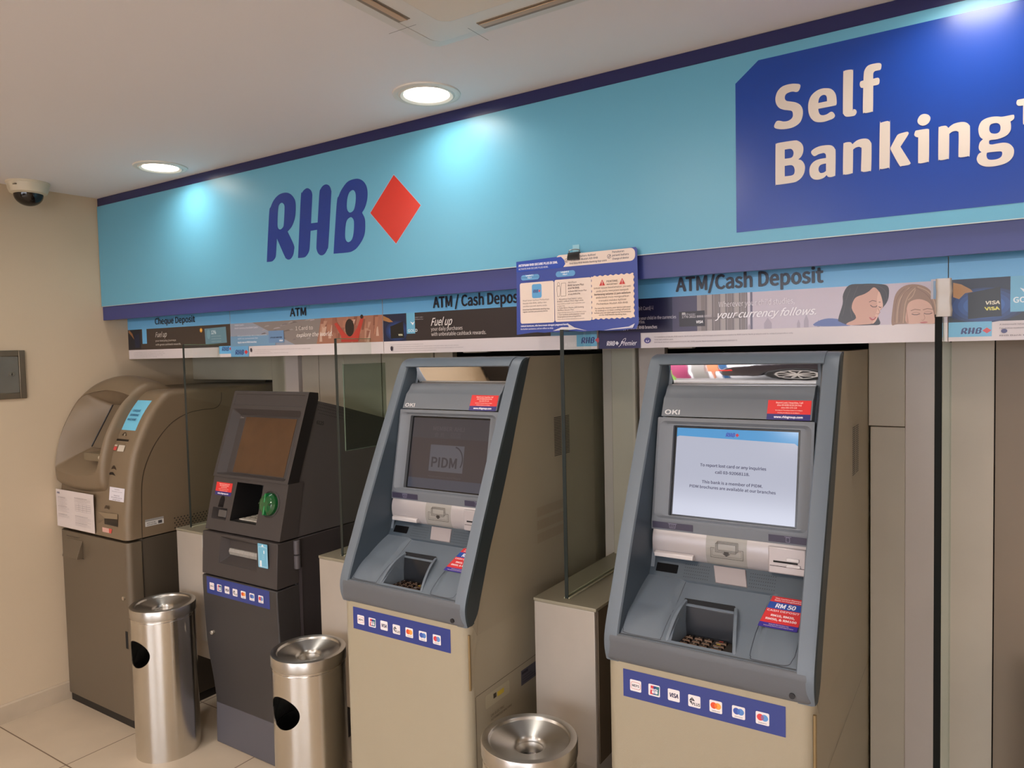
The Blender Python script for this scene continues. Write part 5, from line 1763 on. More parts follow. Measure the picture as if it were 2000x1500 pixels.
    dd.build('cash_sticker', t, 'red and blue RM 50 sticker')
    # round speaker grille on the inner left arm
    d = Decal((cx - .1975, -.178 + yo, 1.030), (0, -1, 0), (0, 0, 1), base=.004, rough=.4)
    for rr_, n in ((.005, 6), (.010, 12), (.015, 18)):
        for k in range(n):
            a = 2 * PI * k / n
            d._put([(rr_ * math.cos(a) + .0011 * math.cos(q), rr_ * math.sin(a) + .0011 * math.sin(q)) for q in (0, PI / 3, 2 * PI / 3, PI, 4 * PI / 3, 5 * PI / 3)], [list(range(6))], (30, 36, 44))
    d.build('round_grille', t)
    # apron / front lip
    mb = MB(off)
    fr = smooth_open([(-.318, .833), (-.328, .842), (-.332, .865), (-.333, .887)], 3)
    pts = fr + smooth_open([(-.333, .889), (-.331, .9005), (-.326, .9045), (-.317, .9052)], 3) + [(-.310, .900), (-.310, .858), (-.29, .834)]
    rings = []
    for x, ins, dz in ((-.2445, .020, .006), (-.242, .010, .003), (-.236, .003, .001), (-.226, 0, 0), (.226, 0, 0), (.236, .003, .001), (.242, .010, .003), (.2445, .020, .006)):
        rings.append([(x, y + (ins if y < -.312 else 0), max(z, .833 + dz) if z < .86 else z) for y, z in pts])
    mb.loft(rings)
    mb.build('apron', m_lip, t, smooth=True, angle=40)
    mb = MB(off)
    mb.prism([(-.3135, .9035), (-.3275, .9058), (-.3275, .9045), (-.3135, .9020)], -.222, .222)
    mb.build('rim_strip', m_face, t)
    mb = MB(off)
    mb.cyl((.199, -.3345, .852), (.199, -.329, .852), .0062, 18)
    mb.build('screw_cap', mat('screw cap', (30, 30, 34), .4), t, smooth=True)
    # card marks
    d = XZ(-.3222 + yo, rough=.3)
    d.O = Vector((cx, -.3222 + yo, 0))
    card_strip(d, -.1965, .1835, .7525, .8205)
    d.build('card_marks', t, 'blue strip of seven card marks')
    # right side details
    d = Decal((cx + .2427, yo, 0), (0, 1, 0), (0, 0, 1), base=.0003, rough=.45)
    vy0, vy1, vz0, vz1 = .178, .285, 1.246, 1.372
    for q in range(2):
        for k in range(24):
            z = vz0 + (vz1 - vz0) * k / 23
            a = vy0 + q * .056
            d._put([(a, z), (a + .048, z), (a + .048, z + .0030), (a, z + .0030)], [(0, 1, 2, 3)], (52, 44, 34))
    d.build('side_vent', t)
    d = Decal((cx + .2427, yo, 0), (0, 1, 0), (0, 0, 1), base=.0003, rough=.45)
    for row in range(3 if screen != 'lit' else 0):
        for k in range(34):
            u = .06 + k * .0052
            z = 1.066 - row * .042
            d._put([(u, z), (u + .0026, z), (u + .0026, z + .030), (u, z + .030)], [(0, 1, 2, 3)], (150, 134, 110))
    if screen != 'lit':
        d.build('lower_vent', t)
    d = Decal((cx + .2427, yo, 0), (0, 1, 0), (0, 0, 1), base=.0003, rough=.45)
    for k in range(20 if screen != 'lit' else 0):
        u = .03 + k * .0052
        d._put([(u, .700), (u + .0026, .700), (u + .0026, .742), (u, .742)], [(0, 1, 2, 3)], (140, 124, 102))
    if screen != 'lit':
        d.build('lower_vent', t)
    d = Decal((cx + .2427, yo, 0), (0, 1, 0), (0, 0, 1), base=.0003, rough=.45)
    d.line([(-.29, .628), (.55, .640)], .0018, (84, 72, 56))
    d.line([(-.292, .628), (-.292, .02)], .0022, (96, 82, 64))
    d.line([(-.278, .80), (-.270, .86)], .001, (120, 106, 84))
    d.build('side_seams', t)
    d = Decal((cx + .2427, yo, 0), (0, 1, 0), (0, 0, 1), base=.0003, rough=.45)
    d.poly(rrect(-.245, .572, -.12, .612, .008), (178, 168, 142))
    d.rect(-.205, .588, -.190, .602, (60, 52, 40))
    d.rect(-.185, .586, -.150, .600, (206, 180, 60))
    if screen != 'lit':
        d.build('warning_label', t)
    d = Decal((cx + .2427, yo, 0), (0, 1, 0), (0, 0, 1), base=.0003, rough=.45)
    d.rect(-.055, .565, .055, .612, (92, 88, 96))
    d.rect(-.050, .598, -.015, .606, (44, 42, 50))
    for k in range(3):
        d.rect(-.045, .572 + k * .008, .045 - .02 * k, .5745 + k * .008, (60, 58, 66))
    if screen != 'lit':
        d.build('rating_label', t)
    d = Decal((cx + .2427, yo, 0), (0, 1, 0), (0, 0, 1), base=.0003, rough=.45)
    d.text('OKI ELECTRIC', -.22, .540, .07, .007, (60, 52, 40))
    d.text('AUTOMATED MACHINE', -.22, .528, .11, .006, (60, 52, 40))
    if screen != 'lit':
        d.build('side_print', t)
    mb = MB(off)
    mb.cyl((.2405, -.312, .655), (.2405, -.312, .812), .0036, 10)
    mb.build('door_hinge', mat('hinge brass', (150, 128, 92), .35, .6), t, smooth=True)
    return t


oki(3.105, 0.0, 'large grey-blue cash machine with a lit white screen, at right', 'lit')
oki(2.205, -.015, 'grey-blue cash machine with a dim grey screen, in the middle', 'dim')

# ================================================================ black cash machine
m_char = mat('charcoal plastic', (66, 60, 58), 0.5, bump=.3, bscale=1400, spec=.3)
m_char2 = mat('charcoal door', (58, 54, 53), 0.42, bump=.3, bscale=1400)
m_char3 = mat('charcoal base', (86, 83, 87), 0.5, bump=.2, bscale=1400)
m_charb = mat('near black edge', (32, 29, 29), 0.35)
m_side = mat('grey brown side paint', (80, 74, 73), 0.45, bump=.2, bscale=1400)
X0, X1 = .965, 1.425


def add_bevel(o, w):
    bv = o.modifiers.new('bevel', 'BEVEL')
    bv.width = w
    bv.segments = 2
    bv.limit_method = 'ANGLE'
    bv.angle_limit = math.radians(30)
    bv.use_clamp_overlap = True
    o.data.shade_smooth()
    o.data.set_sharp_from_angle(angle=math.radians(32))


CX2 = .5 * (X0 + X1)
t = thing('cash_machine', (CX2, 0, 0), 'narrow black cash machine with a green card slot and reflection-tinted dark screen', 'cash machine')
mb = MB()
mb.box(X0 + .006, -.062, 0.0, X1 - .006, .62, .893)
mb.build('safe_body', mat('black safe side', (62, 56, 56), .45), t, bevel=.004)
mb = MB()
mb.prism([(-.09, .898), (.045, 1.36), (.068, 1.418), (.19, 1.388), (.62, 1.27), (.62, .898)], X0 + .007, X1 - .006)
ub = mb.build('upper_body', m_side, None)
# base, door, drawer
mb = MB()
mb.prism([(-.121, .001), (-.119, .10), (-.1165, .172), (-.06, .172), (-.06, .001)], X0, X1)
mb.build('kick_base', m_char3, t, bevel=.003)
mb = MB()
pd_ = smooth_open([(-.1165, .163), (-.118, .20), (-.130, .30), (-.144, .40), (-.152, .52), (-.157, .66), (-.157, .7165)], 4)
mb.prism(pd_ + [(-.05, .7165), (-.05, .163)], X0, X1)
dr = mb.build('door', m_char2, t, bevel=.004)
mb = MB()
mb.cyl((CX2 - .178, -.149, .484), (CX2 - .178, -.163, .484), .009, 8)
mb.build('door_knob', mat('knob chrome', (200, 190, 176), .25, .7), dr, bevel=.002)
d = XZ(-.1572, rough=.3)
d.O = Vector((CX2, -.1573, 0))
card_strip(d, -.1995, .188, .6435, .7150 - .002)
d.build('card_marks', t, 'blue strip of seven card marks')
mb = MB()
mb.prism([(-.156, .7225), (-.152, .80), (-.1455, .8935), (-.05, .8935), (-.05, .7225)], X0, X1)
dw = mb.build('drawer', m_char, None, bevel=0)
cu = MB()
cu.loft([[(CX2 + a, -.17, b) for a, b in ((-.124, .774), (.114, .774), (.114, .884), (-.112, .888))], [(CX2 + a, -.148, b) for a, b in ((-.122, .777), (.111, .777), (.111, .881), (-.110, .885))], [(CX2 + a, -.118, b) for a, b in ((-.094, .802), (.106, .802), (.106, .866), (-.094, .866))]])
boolean(dw, cutter(cu))
dw.parent = t
dw.matrix_parent_inverse = Matrix.Identity(4)
dw.location = (-CX2, 0, 0)
add_bevel(dw, .002)
mb = MB()
for k in range(6):
    a = CX2 - .088 + k * .0312
    mb.prism([(-.126, .834), (-.130, .822), (-.126, .809), (-.112, .809), (-.112, .834)], a, a + .0302)
mb.build('dispenser_shutter', mat('shutter grey', (160, 156, 150), .4, .2), t, bevel=.001)
d = XZ(-.1545, rough=.3)
d.O = Vector((CX2, -.1555, 0))
d.poly(rrect(.128, .797, .184, .889, .003), (112, 178, 206))
d.frame(rrect(.132, .802, .180, .876, .003), .0012, (206, 220, 226))
d.poly([(.148, .8785), (.156, .887), (.164, .8785)], (230, 238, 240))
d.rect(.160, .852, .166, .864, (220, 232, 238))
d.rect(.138, .800, .148, .824, (226, 232, 234))
d.text('OPEN', .152, .828, .012, .02, (150, 196, 216))
d.build('card_hint_sticker', t, 'light blue sticker')
# fascia housing
mb = MB()
mb.prism([(-.1345, .900), (-.0835, 1.109), (-.01, 1.109), (-.05, .900)], X0 + .002, X1 - .001)
hs = mb.build('lower_fascia', m_char, None)
pl = PL(CX2, (-.1345, .900), (-.0835, 1.109))
V = pl.v
cu = MB()
o1 = [(-.0835, V(.945)), (.079, V(.945)), (.088, V(1.095)), (-.074, V(1.095))]
bk = [(CX2 - .080, .03, .944), (CX2 + .105, .03, .944), (CX2 + .105, .03, 1.085), (CX2 - .072, .03, 1.085)]
cu.loft([pl.ring(o1, .02), pl.ring(o1, 0), bk])
boolean(hs, cutter(cu))
boolean(ub, cutter(cu))
lm = MB()
ins = lambda ring, c: [tuple(Vector(p) + (Vector(c) - Vector(p)).normalized() * .0012) for p in ring]
lm.loft([ins(pl.ring(o1, -.001), pl.p(0, V(1.02), -.001)), ins(bk, (CX2 + .02, .02, 1.015))], cap=False)
lm.add(ins(bk, (CX2 + .02, .0, 1.015)), [(0, 1, 2, 3)])
lm.build('keypad_well', mat('well shade', (20, 18, 18), .5), t)  # near-black liner put in for the shade inside the deep cavity
cu = MB()
o2 = [(-.1795 + a, b) for a, b in ((.0075, V(.99)), (.0425, V(.99)), (.0455, V(1.022)), (.040, V(1.033)), (.030, V(1.038)), (.020, V(1.033)), (.0135, V(1.022)))]
cu.loft([pl.ring(o2, .02), pl.ring(o2, -.05)])
boolean(hs, cutter(cu))
boolean(ub, cutter(cu))
mb = MB()
pl.block(mb, -.185, V(.985), -.130, V(1.04), -.052, -.048)
mb.build('slot_shade_backing', m_black, t)  # black backing added for the shade deep in the slot
cu = MB()
o3 = rrect(-.203, V(.943), -.108, V(.988), .004, 3)
o4 = rrect(-.196, V(.955), -.115, V(.984), .004, 3)
cu.loft([pl.ring(o3, .02), pl.ring(o3, 0), pl.ring(o4, -.03)])
boolean(hs, cutter(cu))
hs.parent = t
ub.parent = t
ub.location = (-CX2, 0, 0)
hs.matrix_parent_inverse = Matrix.Identity(4)
hs.location = (-CX2, 0, 0)
add_bevel(hs, .0022)
mb = MB()
mb.add([(CX2 - .074, -.108, .9465), (CX2 + .110, -.108, .9465), (CX2 + .110, .018, .9465), (CX2 - .074, .018, .9465), (CX2 - .074, -.108, .9445), (CX2 + .110, -.108, .9445), (CX2 + .110, .018, .9445), (CX2 - .074, .018, .9445)], [(0, 1, 2, 3), (7, 6, 5, 4), (0, 4, 5, 1), (1, 5, 6, 2), (2, 6, 7, 3), (3, 7, 4, 0)])
kp = mb.build('keypad', mat('keypad bed', (40, 36, 34), .4), t)
for r_ in range(4):
    for k in range(4):
        x = CX2 - .046 + k * .029
        y = -.086 + r_ * .025
        mb = MB()
        if r_ == 0:
            mb.prism(rrect(x - .0135, y - .011, x + .0135, y + .011, .002), .9465, .9505, 'z')
        else:
            mb.cyl((x, y, .9465), (x, y, .9505), .0118, 20)
        mb.build('key', mat('steel key', (206, 198, 184), .35, .2), kp, bevel=.0008)
d = Decal((CX2, 0, .9506), (1, 0, 0), (0, 1, 0), base=.0002, rough=.5)
for r_ in range(1, 4):
    for k in range(4):
        x, y = -.046 + k * .029, -.086 + r_ * .025
        d.frame([(x + .0085 * math.cos(2 * PI * q / 16), y + .0085 * math.sin(2 * PI * q / 16)) for q in range(16)], .0009, (90, 84, 78))
        if k < 3:
            d.text(('789', '456', '123')[r_ - 1][k], x, y - .003, None, .006, (60, 56, 54), .03, align='c')
d.build('key_marks', kp)
mb = MB()
pl.block(mb, -.178, V(.952), -.128, V(.980), -.028, -.012, .004)
mb.build('receipt_guide', mat('guide grey', (80, 76, 74), .3), t, bevel=.001)
d = pl.decal(.0004, rough=.3)
info_sticker(d, -.2035, V(1.036), -.100, V(1.0865))
d.build('information_sticker', t, 'red and blue sticker')
d = pl.decal(.0001, rough=.5)
d.frame(rrect(.111, V(.911), .178, V(.928), .003), .0009, (60, 55, 54))
d.build('small_cover_seam', t)
# green card slot
gc = (.143, V(1.0285))
mb = MB()
mb.loft([pl.ring([(gc[0] + r_ * .054 * math.cos(a), gc[1] + r_ * .052 * math.sin(a)) for a in [2 * PI * k / 36 for k in range(36)]], n) for r_, n in ((1, -.002), (1, .002), (.95, .004), (.90, .001))])
gr = mb.build('card_reader_ring', m_char, t, smooth=True)
mb = MB()
gel = mat('green translucent plastic', (10, 78, 34), .12, coat=.6)
rings = []
for r_, n in ((.90, .0), (.86, .012), (.70, .022), (.45, .028), (.12, .030)):
    rings.append(pl.ring([(gc[0] - .002 + r_ * .052 * math.cos(a), gc[1] + r_ * .050 * math.sin(a)) for a in [2 * PI * k / 36 for k in range(36)]], n))
mb.loft(rings)
gs = mb.build('card_slot_cover', gel, gr, smooth=True, angle=25)
mb = MB()
pl.block(mb, gc[0] - .036, gc[1] - .003, gc[0] + .032, gc[1] + .0025, .010, .0272, 0)
mb.build('card_slot', mat('slot dark green', (6, 30, 14), .3), gr)
mb = MB()
pl.block(mb, gc[0] - .004, gc[1] + .006, gc[0] + .003, gc[1] + .040, .015, .031, .001)
pl.block(mb, gc[0] - .002, gc[1] - .042, gc[0] + .006, gc[1] - .008, .012, .030, .001)
mb.build('card_slot_rib', mat('green rib', (30, 120, 62), .12), gr, bevel=.001)
# head
mb = MB()
pf = (-.0885, 1.1095), (.0315, 1.4505)
mb.prism([pf[0], pf[1], (.036, 1.4535), (.078, 1.448), (.078, 1.425), (-.035, 1.1095)], X0, X1)
hd = mb.build('screen_head', [m_char, m_charb], None)
pl = PL(CX2, pf[0], pf[1])
V = pl.v
cu = MB()
q1 = rrect(-.2135, V(1.119), .2115, V(1.381), .010, 4)
q2 = rrect(-.206, V(1.126), .205, V(1.374), .008, 4)
q3 = rrect(-.188, V(1.130), .196, V(1.362), .004, 4)
cu.loft([pl.ring(q1, .02), pl.ring(q1, .0), pl.ring(q3, -.028)])
boolean(hd, cutter(cu))
cu = MB()
q4 = rrect(-.2155, V(1.396), .2155, V(1.442), .006, 4)
q5 = rrect(-.2135, V(1.398), .2135, V(1.440), .006, 4)
cu.loft([pl.ring(q4, .02), pl.ring(q4, .0), pl.ring(q5, -.0025)])
boolean(hd, cutter(cu))
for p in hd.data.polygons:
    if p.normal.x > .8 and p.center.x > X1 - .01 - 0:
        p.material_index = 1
hd.parent = t
hd.matrix_parent_inverse = Matrix.Identity(4)
hd.location = (-CX2, 0, 0)
add_bevel(hd, .0028)
mb = MB()
pl.block(mb, -.152, V(1.131), .178, V(1.358), -.029, -.0265, .003)
sc_ = mb.build('screen_frame', mat('screen frame dark', (58, 54, 54), .35), t, bevel=.001)
mb = MB()
pl.block(mb, -.146, V(1.135), .166, V(1.354), -.0268, -.0255, .001)
mb.build('screen', mat('reflection-tinted dark screen', (84, 57, 35), .14, mottle=.25, mscale=9), t)  # screen is off; a warm reflection is painted into its base colour
d = pl.decal(-.0279, rough=.4)
d.text('ncr', -.176, V(1.349), .014, .0050, (176, 172, 170), .04)
d.frame([(-.182 + .0035 * math.cos(2 * PI * q / 12), V(1.349) + .003 + .0035 * math.sin(2 * PI * q / 12)) for q in range(12)], .001, (176, 172, 170))
d.build('maker_mark', t)
# hinge and side marks
for z0, z1 in ((.781, .833), (.837, .891)):
    mb = MB()
    mb.cyl((X1 + .004, -.060, z0), (X1 + .004, -.060, z1), .013, 20)
    mb.build('hinge', mat('hinge charcoal', (88, 82, 84), .35), t, bevel=.0015)
mb = MB()
mb.box(X1 - .006, -.050, .02, X1 - .002, -.034, .78)
mb.build('side_strip', mat('side strip', (84, 76, 78), .4), t)
d = Decal((X1 - .006, 0, 0), (0, 1, 0), (0, 0, 1), base=.0005, rough=.5)
for i in range(24):
    for j in range(4):
        u = .080 + i * .0088 + (j % 2) * .0044
        z = 1.408 - (u - .07) * .272 - j * .0125
        d._put([(u + .0021 * math.cos(q), z + .0021 * math.sin(q)) for q in (0, PI / 3, 2 * PI / 3, PI, 4 * PI / 3, 5 * PI / 3)], [list(range(6))], (24, 20, 20))
d.text('6125', .068, 1.325, .036, .013, (20, 18, 18), .04, .25, rise=-.008)
d.build('vent_holes', t, 'vent holes and handwritten 6125')

# ================================================================ bronze cheque machine
m_br = mat('bronze paint', (122, 104, 82), 0.42, .1, bump=.2, bscale=1500)
m_brd = mat('bronze paint door', (106, 93, 76), 0.38, .25, bump=.2, bscale=1500)
m_brs = mat('bronze side panel', (84, 74, 62), 0.42, .2)
BX0, BX1 = .008, .583
t = thing('cheque_deposit_machine', (.295, .1, 0), 'bronze cheque scanning machine with a curved hood in the left corner', 'cheque deposit machine')


def rounded_front(x0, x1, yf, yb, r):
    out = []
    for a in range(7):
        q = PI + PI / 2 * a / 6
        out.append((x0 + r + r * math.cos(q), yf + r + r * math.sin(q)))
    for a in range(7):
        q = 1.5 * PI + PI / 2 * a / 6
        out.append((x1 - r + r * math.cos(q), yf + r + r * math.sin(q)))
    return out + [(x1, yb), (x0, yb)]


mb = MB()
mb.prism(rounded_front(BX0 + .006, BX1 - .004, -.242, .60, .02), 0, .036, 'z')
mb.build('plinth', mat('plinth black', (22, 18, 16), .5), t)
mb = MB()
mb.prism(rounded_front(BX0, BX1, -.250, -.185, .026), .038, .812, 'z')
dr = mb.build('door', m_brd, t, bevel=.003)
mb = MB()
mb.box(BX0, -.183, .038, BX1 - .002, .62, .818)
mb.build('lower_body', m_brs, t, bevel=.002)
mb = MB()
mb.cyl((.540, -.246, .572), (.540, -.256, .572), .0085, 20)
mb.build('lock', mat('lock steel', (196, 186, 168), .3, .8), dr, smooth=True)
mb = MB()
mb.box(.538, -.2508, .352, .556, -.2498, .428)
mb.build('latch_recess', m_black, dr)
mb = MB()
mb.prism([(-.250, .7800), (-.252, .7800), (-.279, .706), (-.279, .700), (-.250, .700)], .084, .214)
mb.box(.080, -.2515, .7895, .190, -.249, .7935)
mb.build('deposit_chute', m_brd, dr, bevel=.0015)
d = XZ(-.2503, rough=.5)
d.rect(.074, .7875, .180, .7915, (44, 36, 28))
d.rect(.076, .696, .222, .700, (44, 36, 28))
d.build('chute_slots', dr)
# upper shell
prof2 = smooth_open([(-.250, .824), (-.249, .90), (-.240, .99), (-.226, 1.10), (-.206, 1.19), (-.175, 1.268), (-.135, 1.345), (-.098, 1.396), (-.066, 1.430), (-.035, 1.450), (.01, 1.456)], 3)
mb = MB()
rings = []
for x, ins in ((BX0, .014), (BX0 + .004, .006), (BX0 + .014, 0), (BX1 - .028, 0), (BX1 - .016, .003), (BX1 - .006, .010), (BX1 - .001, .020), (BX1, .032)):
    rg = []
    for i, (y, z) in enumerate(prof2):
        a, b = prof2[max(i - 1, 0)], prof2[min(i + 1, len(prof2) - 1)]
        L = math.hypot(b[0] - a[0], b[1] - a[1])
        ny, nz = (b[1] - a[1]) / L, -(b[0] - a[0]) / L
        rg.append((x, y + ny * ins, max(z + nz * ins, .824)))
    rg += [(x, .62, 1.458 - ins * .6), (x, .62, .824)]
    rings.append(rg)
mb.loft(rings)
up_ = mb.build('upper_shell', m_br, None, smooth=True, angle=30)
# hood
hp = smooth_open([(-.235, 1.005), (-.256, 1.03), (-.262, 1.07), (-.262, 1.11), (-.256, 1.16), (-.238, 1.235), (-.212, 1.302), (-.162, 1.390), (-.118, 1.436), (-.075, 1.466), (-.03, 1.484), (.02, 1.482), (.08, 1.458)], 3)
mb = MB()
rings = []
xs = [(.009, .022), (.013, .010), (.022, .002), (.035, 0)] + [(.035 + .365 * k / 12, 0) for k in range(1, 13)] + [(.412, .002), (.421, .010), (.425, .024)]
for x, ins in xs:
    rg = []
    ar = 1 - ((x - .217) / .208) ** 2
    for i, (y, z) in enumerate(hp):
        a, b = hp[max(i - 1, 0)], hp[min(i + 1, len(hp) - 1)]
        L = math.hypot(b[0] - a[0], b[1] - a[1])
        ny, nz = (b[1] - a[1]) / L, -(b[0] - a[0]) / L
        w = min(max((z - 1.38) / .09, 0), 1)
        wb = min(max((1.10 - z) / .09, 0), 1)
        rg.append((x, y + ny * ins, z + nz * ins + ar * .034 * w + (1 - ar) * .020 * wb))
    rg += [(x, .10, 1.40), (x, -.10, 1.02)]
    rings.append(rg)
mb.loft(rings)
hood = mb.build('hood', m_br, None, smooth=True, angle=30)


def hy(z):
    for (a, b) in zip(hp, hp[1:]):
        if a[1] <= z <= b[1]:
            return a[0] + (b[0] - a[0]) * (z - a[1]) / (b[1] - a[1])
    return hp[-3][0]


op = [(.046, 1.428), (.09, 1.440), (.16, 1.450), (.24, 1.456), (.33, 1.450), (.405, 1.438), (.414, 1.428), (.409, 1.35), (.404, 1.26), (.398, 1.17), (.388, 1.12), (.36, 1.095), (.28, 1.081), (.18, 1.078), (.08, 1.085), (.03, 1.098), (.018, 1.125), (.018, 1.20), (.026, 1.30), (.036, 1.38)]
dp = [(.150, 1.380), (.19, 1.382), (.23, 1.384), (.28, 1.385), (.34, 1.385), (.398, 1.385), (.400, 1.38), (.400, 1.32), (.400, 1.26), (.398, 1.20), (.386, 1.188), (.36, 1.186), (.30, 1.184), (.22, 1.184), (.15, 1.184), (.098, 1.184), (.094, 1.190), (.100, 1.24), (.115, 1.29), (.135, 1.34)]
dpy = lambda z: -.128 + (z - 1.184) * .42
OPs, DPs = smooth_loop(op, 4), smooth_loop(dp, 4)


def pocket(e=0.0):
    cu = MB()
    rings = [[(x, hy(z) - .08, z) for x, z in OPs], [(x, hy(z) - .002, z) for x, z in OPs]]
    for k in range(1, 9):
        f = k / 8
        g = f ** .8
        rings.append([(o[0] + (q[0] - o[0]) * g, (hy(o[1]) - .002) + (dpy(q[1]) - hy(o[1]) + .002) * f, o[1] + (q[1] - o[1]) * g) for o, q in zip(OPs, DPs)])
    if e:
        cxp = .22
        rings = [[(x + (e if x > cxp else -e), y + e, z + (e if z > 1.28 else -e)) for x, y, z in r_] for r_ in rings]
    cu.loft(rings)
    return cutter(cu)


boolean(hood, pocket())
boolean(up_, pocket(.004))
for o in (up_, hood):
    o.parent = t
    o.location = (-.295, -.1, 0)
mb = MB()
q = [(x, z) for x, z in ((.098, 1.186), (.400, 1.186), (.400, 1.384), (.150, 1.382))]
mb.loft([[(x, dpy(z) - .004, z) for x, z in q], [(x, dpy(z) + .004, z) for x, z in q]])
mb.build('scanner_plate', mat('scanner plate', (122, 106, 86), .25, .2), t)
mb = MB()
mb.tube([(.152, dpy(1.382) - .006, 1.382), (.100, dpy(1.19) - .006, 1.19)], .0035, 8)
mb.build('scanner_edge', mat('scanner edge', (26, 22, 20), .3), t)
mb = MB()
mb.box(.245, -.243, 1.150, .392, -.150, 1.184)
mb.build('document_ledge', mat('ledge bronze', (112, 98, 76), .4), t, bevel=.003)
mb = MB()
mb.cyl((.384, -.2435, 1.168), (.384, -.247, 1.168), .008, 16)
mb.build('ledge_light', mat('ledge light', (190, 180, 160), .3), t)
# right column prints


def col_plane(z0, z1):
    def yy(z):
        for (a, b) in zip(prof2, prof2[1:]):
            if a[1] <= z <= b[1]:
                return a[0] + (b[0] - a[0]) * (z - a[1]) / (b[1] - a[1])
        return prof2[-1][0]
    return PL(0, (yy(z0), z0), (yy(z1), z1))


mb = MB()
q = []
for k in range(7):
    z = 1.290 + .125 * k / 6
    pp = col_plane(z - .004, z + .004)
    q.append([pp.p(.430, 0, .0006), pp.p(.540, 0, .0006)])
vs = [v for r_ in q for v in r_]
mb.add(vs, [(2 * k, 2 * k + 1, 2 * k + 3, 2 * k + 2) for k in range(6)])
lb = mb.build('title_label', paint((112, 190, 220)), t)
pp = col_plane(1.318, 1.392)
d = pp.decal(.0052, rough=.4)
for k, s in enumerate(('CHEQUE', 'SCANNING', 'MACHINE')):
    d.text(s, .482, .052 - k * .022, (.056, .066, .066)[k], .010, (40, 90, 130), .06, align='c')
d.build('label_words', lb)
pp = col_plane(1.19, 1.28)
d = pp.decal(.0028, rough=.4)
v = pp.v
d.shape([smooth_loop([(.452, v(1.262), 1), (.462, v(1.272)), (.474, v(1.276)), (.490, v(1.262), 1)], 4)], (60, 44, 30))
d.disc(.474, v(1.266), .006, (150, 140, 120))
d.rect(.413, v(1.238), .520, v(1.247), (26, 18, 12))
d.rect(.413, v(1.236), .520, v(1.238), (150, 130, 104))
d.rect(.408, v(1.199), .448, v(1.214), (196, 70, 66))
d.rect(.418, v(1.216), .446, v(1.222), (200, 180, 160))
d.rect(.458, v(1.196), .508, v(1.222), (196, 184, 168))
d.build('slot_marks', t, 'dark slot and small stickers')
pp = col_plane(1.09, 1.14)
d = pp.decal(.0008, rough=.4)
v = pp.v
d.shape([smooth_loop([(.436, v(1.118), 1), (.442, v(1.130)), (.455, v(1.136)), (.470, v(1.128)), (.478, v(1.116), 1), (.458, v(1.122))], 4)], (50, 36, 24))
d.shape([smooth_loop([(.420, v(1.100), 1), (.436, v(1.106)), (.455, v(1.106)), (.476, v(1.092), 1), (.450, v(1.096)), (.430, v(1.094))], 4)], (26, 18, 12))
d.build('round_slot', t)
# notices
mb = MB()
mb.box(.011, -.2588, .8300, .341, -.2572, 1.0030)
mb.build('paper_notice', paint((206, 194, 190)), t)
d = XZ(-.2588, rough=.6)
G1, G2 = (150, 140, 142), (120, 112, 116)
d.text('RHB', .024, .983, .022, .008, (80, 80, 110), .08)
for (u, z, w, n) in ((.028, .966, .085, 7), (.028, .925, .10, 5), (.028, .888, .10, 3), (.178, .975, .14, 4), (.180, .918, .13, 0), (.180, .893, .135, 5), (.180, .862, .13, 3)):
    for k in range(n):
        d.text('semua cek yang didepositkan di mesin ini', u, z - k * .0058, w * (1 if k % 3 else .8), .0028, G1 if k else G2, .05 if k == 0 else 0)
for i in range(4):
    for j in range(4):
        d.frame([(.184 + i * .034, .917 + j * .009), (.216 + i * .034, .917 + j * .009), (.216 + i * .034, .925 + j * .009), (.184 + i * .034, .925 + j * .009)], .0007, G1)
d.build('notice_print', t, 'printed paper lines')
pp = col_plane(.987, 1.044)
d = pp.decal(.001, rough=.5)
d.rect(.440, 0, .558, pp.L, (214, 208, 214))
for k, (s, w, h) in enumerate((('Perhatian', .04, .004), ('Sila pastikan cek anda', .08, .003), ('', 0, 0), ('Deposit cek', .045, .005), ('Sila masukkan cek di sini', .085, .005), ('dengan betul', .06, .005))):
    if s:
        d.text(s, .499, pp.L - .010 - k * .0088, w, h, (110, 100, 112), .02, align='c')
d.build('small_notice', t, 'small white printed notice')
d = XZ(-.2503, rough=.4, base=.0012)
d.shape([smooth_loop([(.416, .948, 1), (.424, .960), (.436, .965), (.448, .958), (.456, .946, 1), (.438, .951)], 4)], (60, 44, 30))
d.poly([(.362, .928), (.520, .934), (.520, .912), (.420, .906)], (132, 114, 90))
d.poly([(.362, .928), (.420, .906), (.362, .880)], (112, 96, 76))
d.poly([(.412, .905), (.520, .911), (.520, .879), (.412, .880)], (34, 26, 20))
d.rect(.430, .884, .518, .892, (16, 12, 10))
d.rect(.392, .844, .446, .864, (206, 160, 148))
d.poly([(.446, .844), (.464, .844), (.472, .864), (.446, .864)], (196, 74, 66))
d.build('receipt_slot', t, 'dark receipt slot and torn sticker')
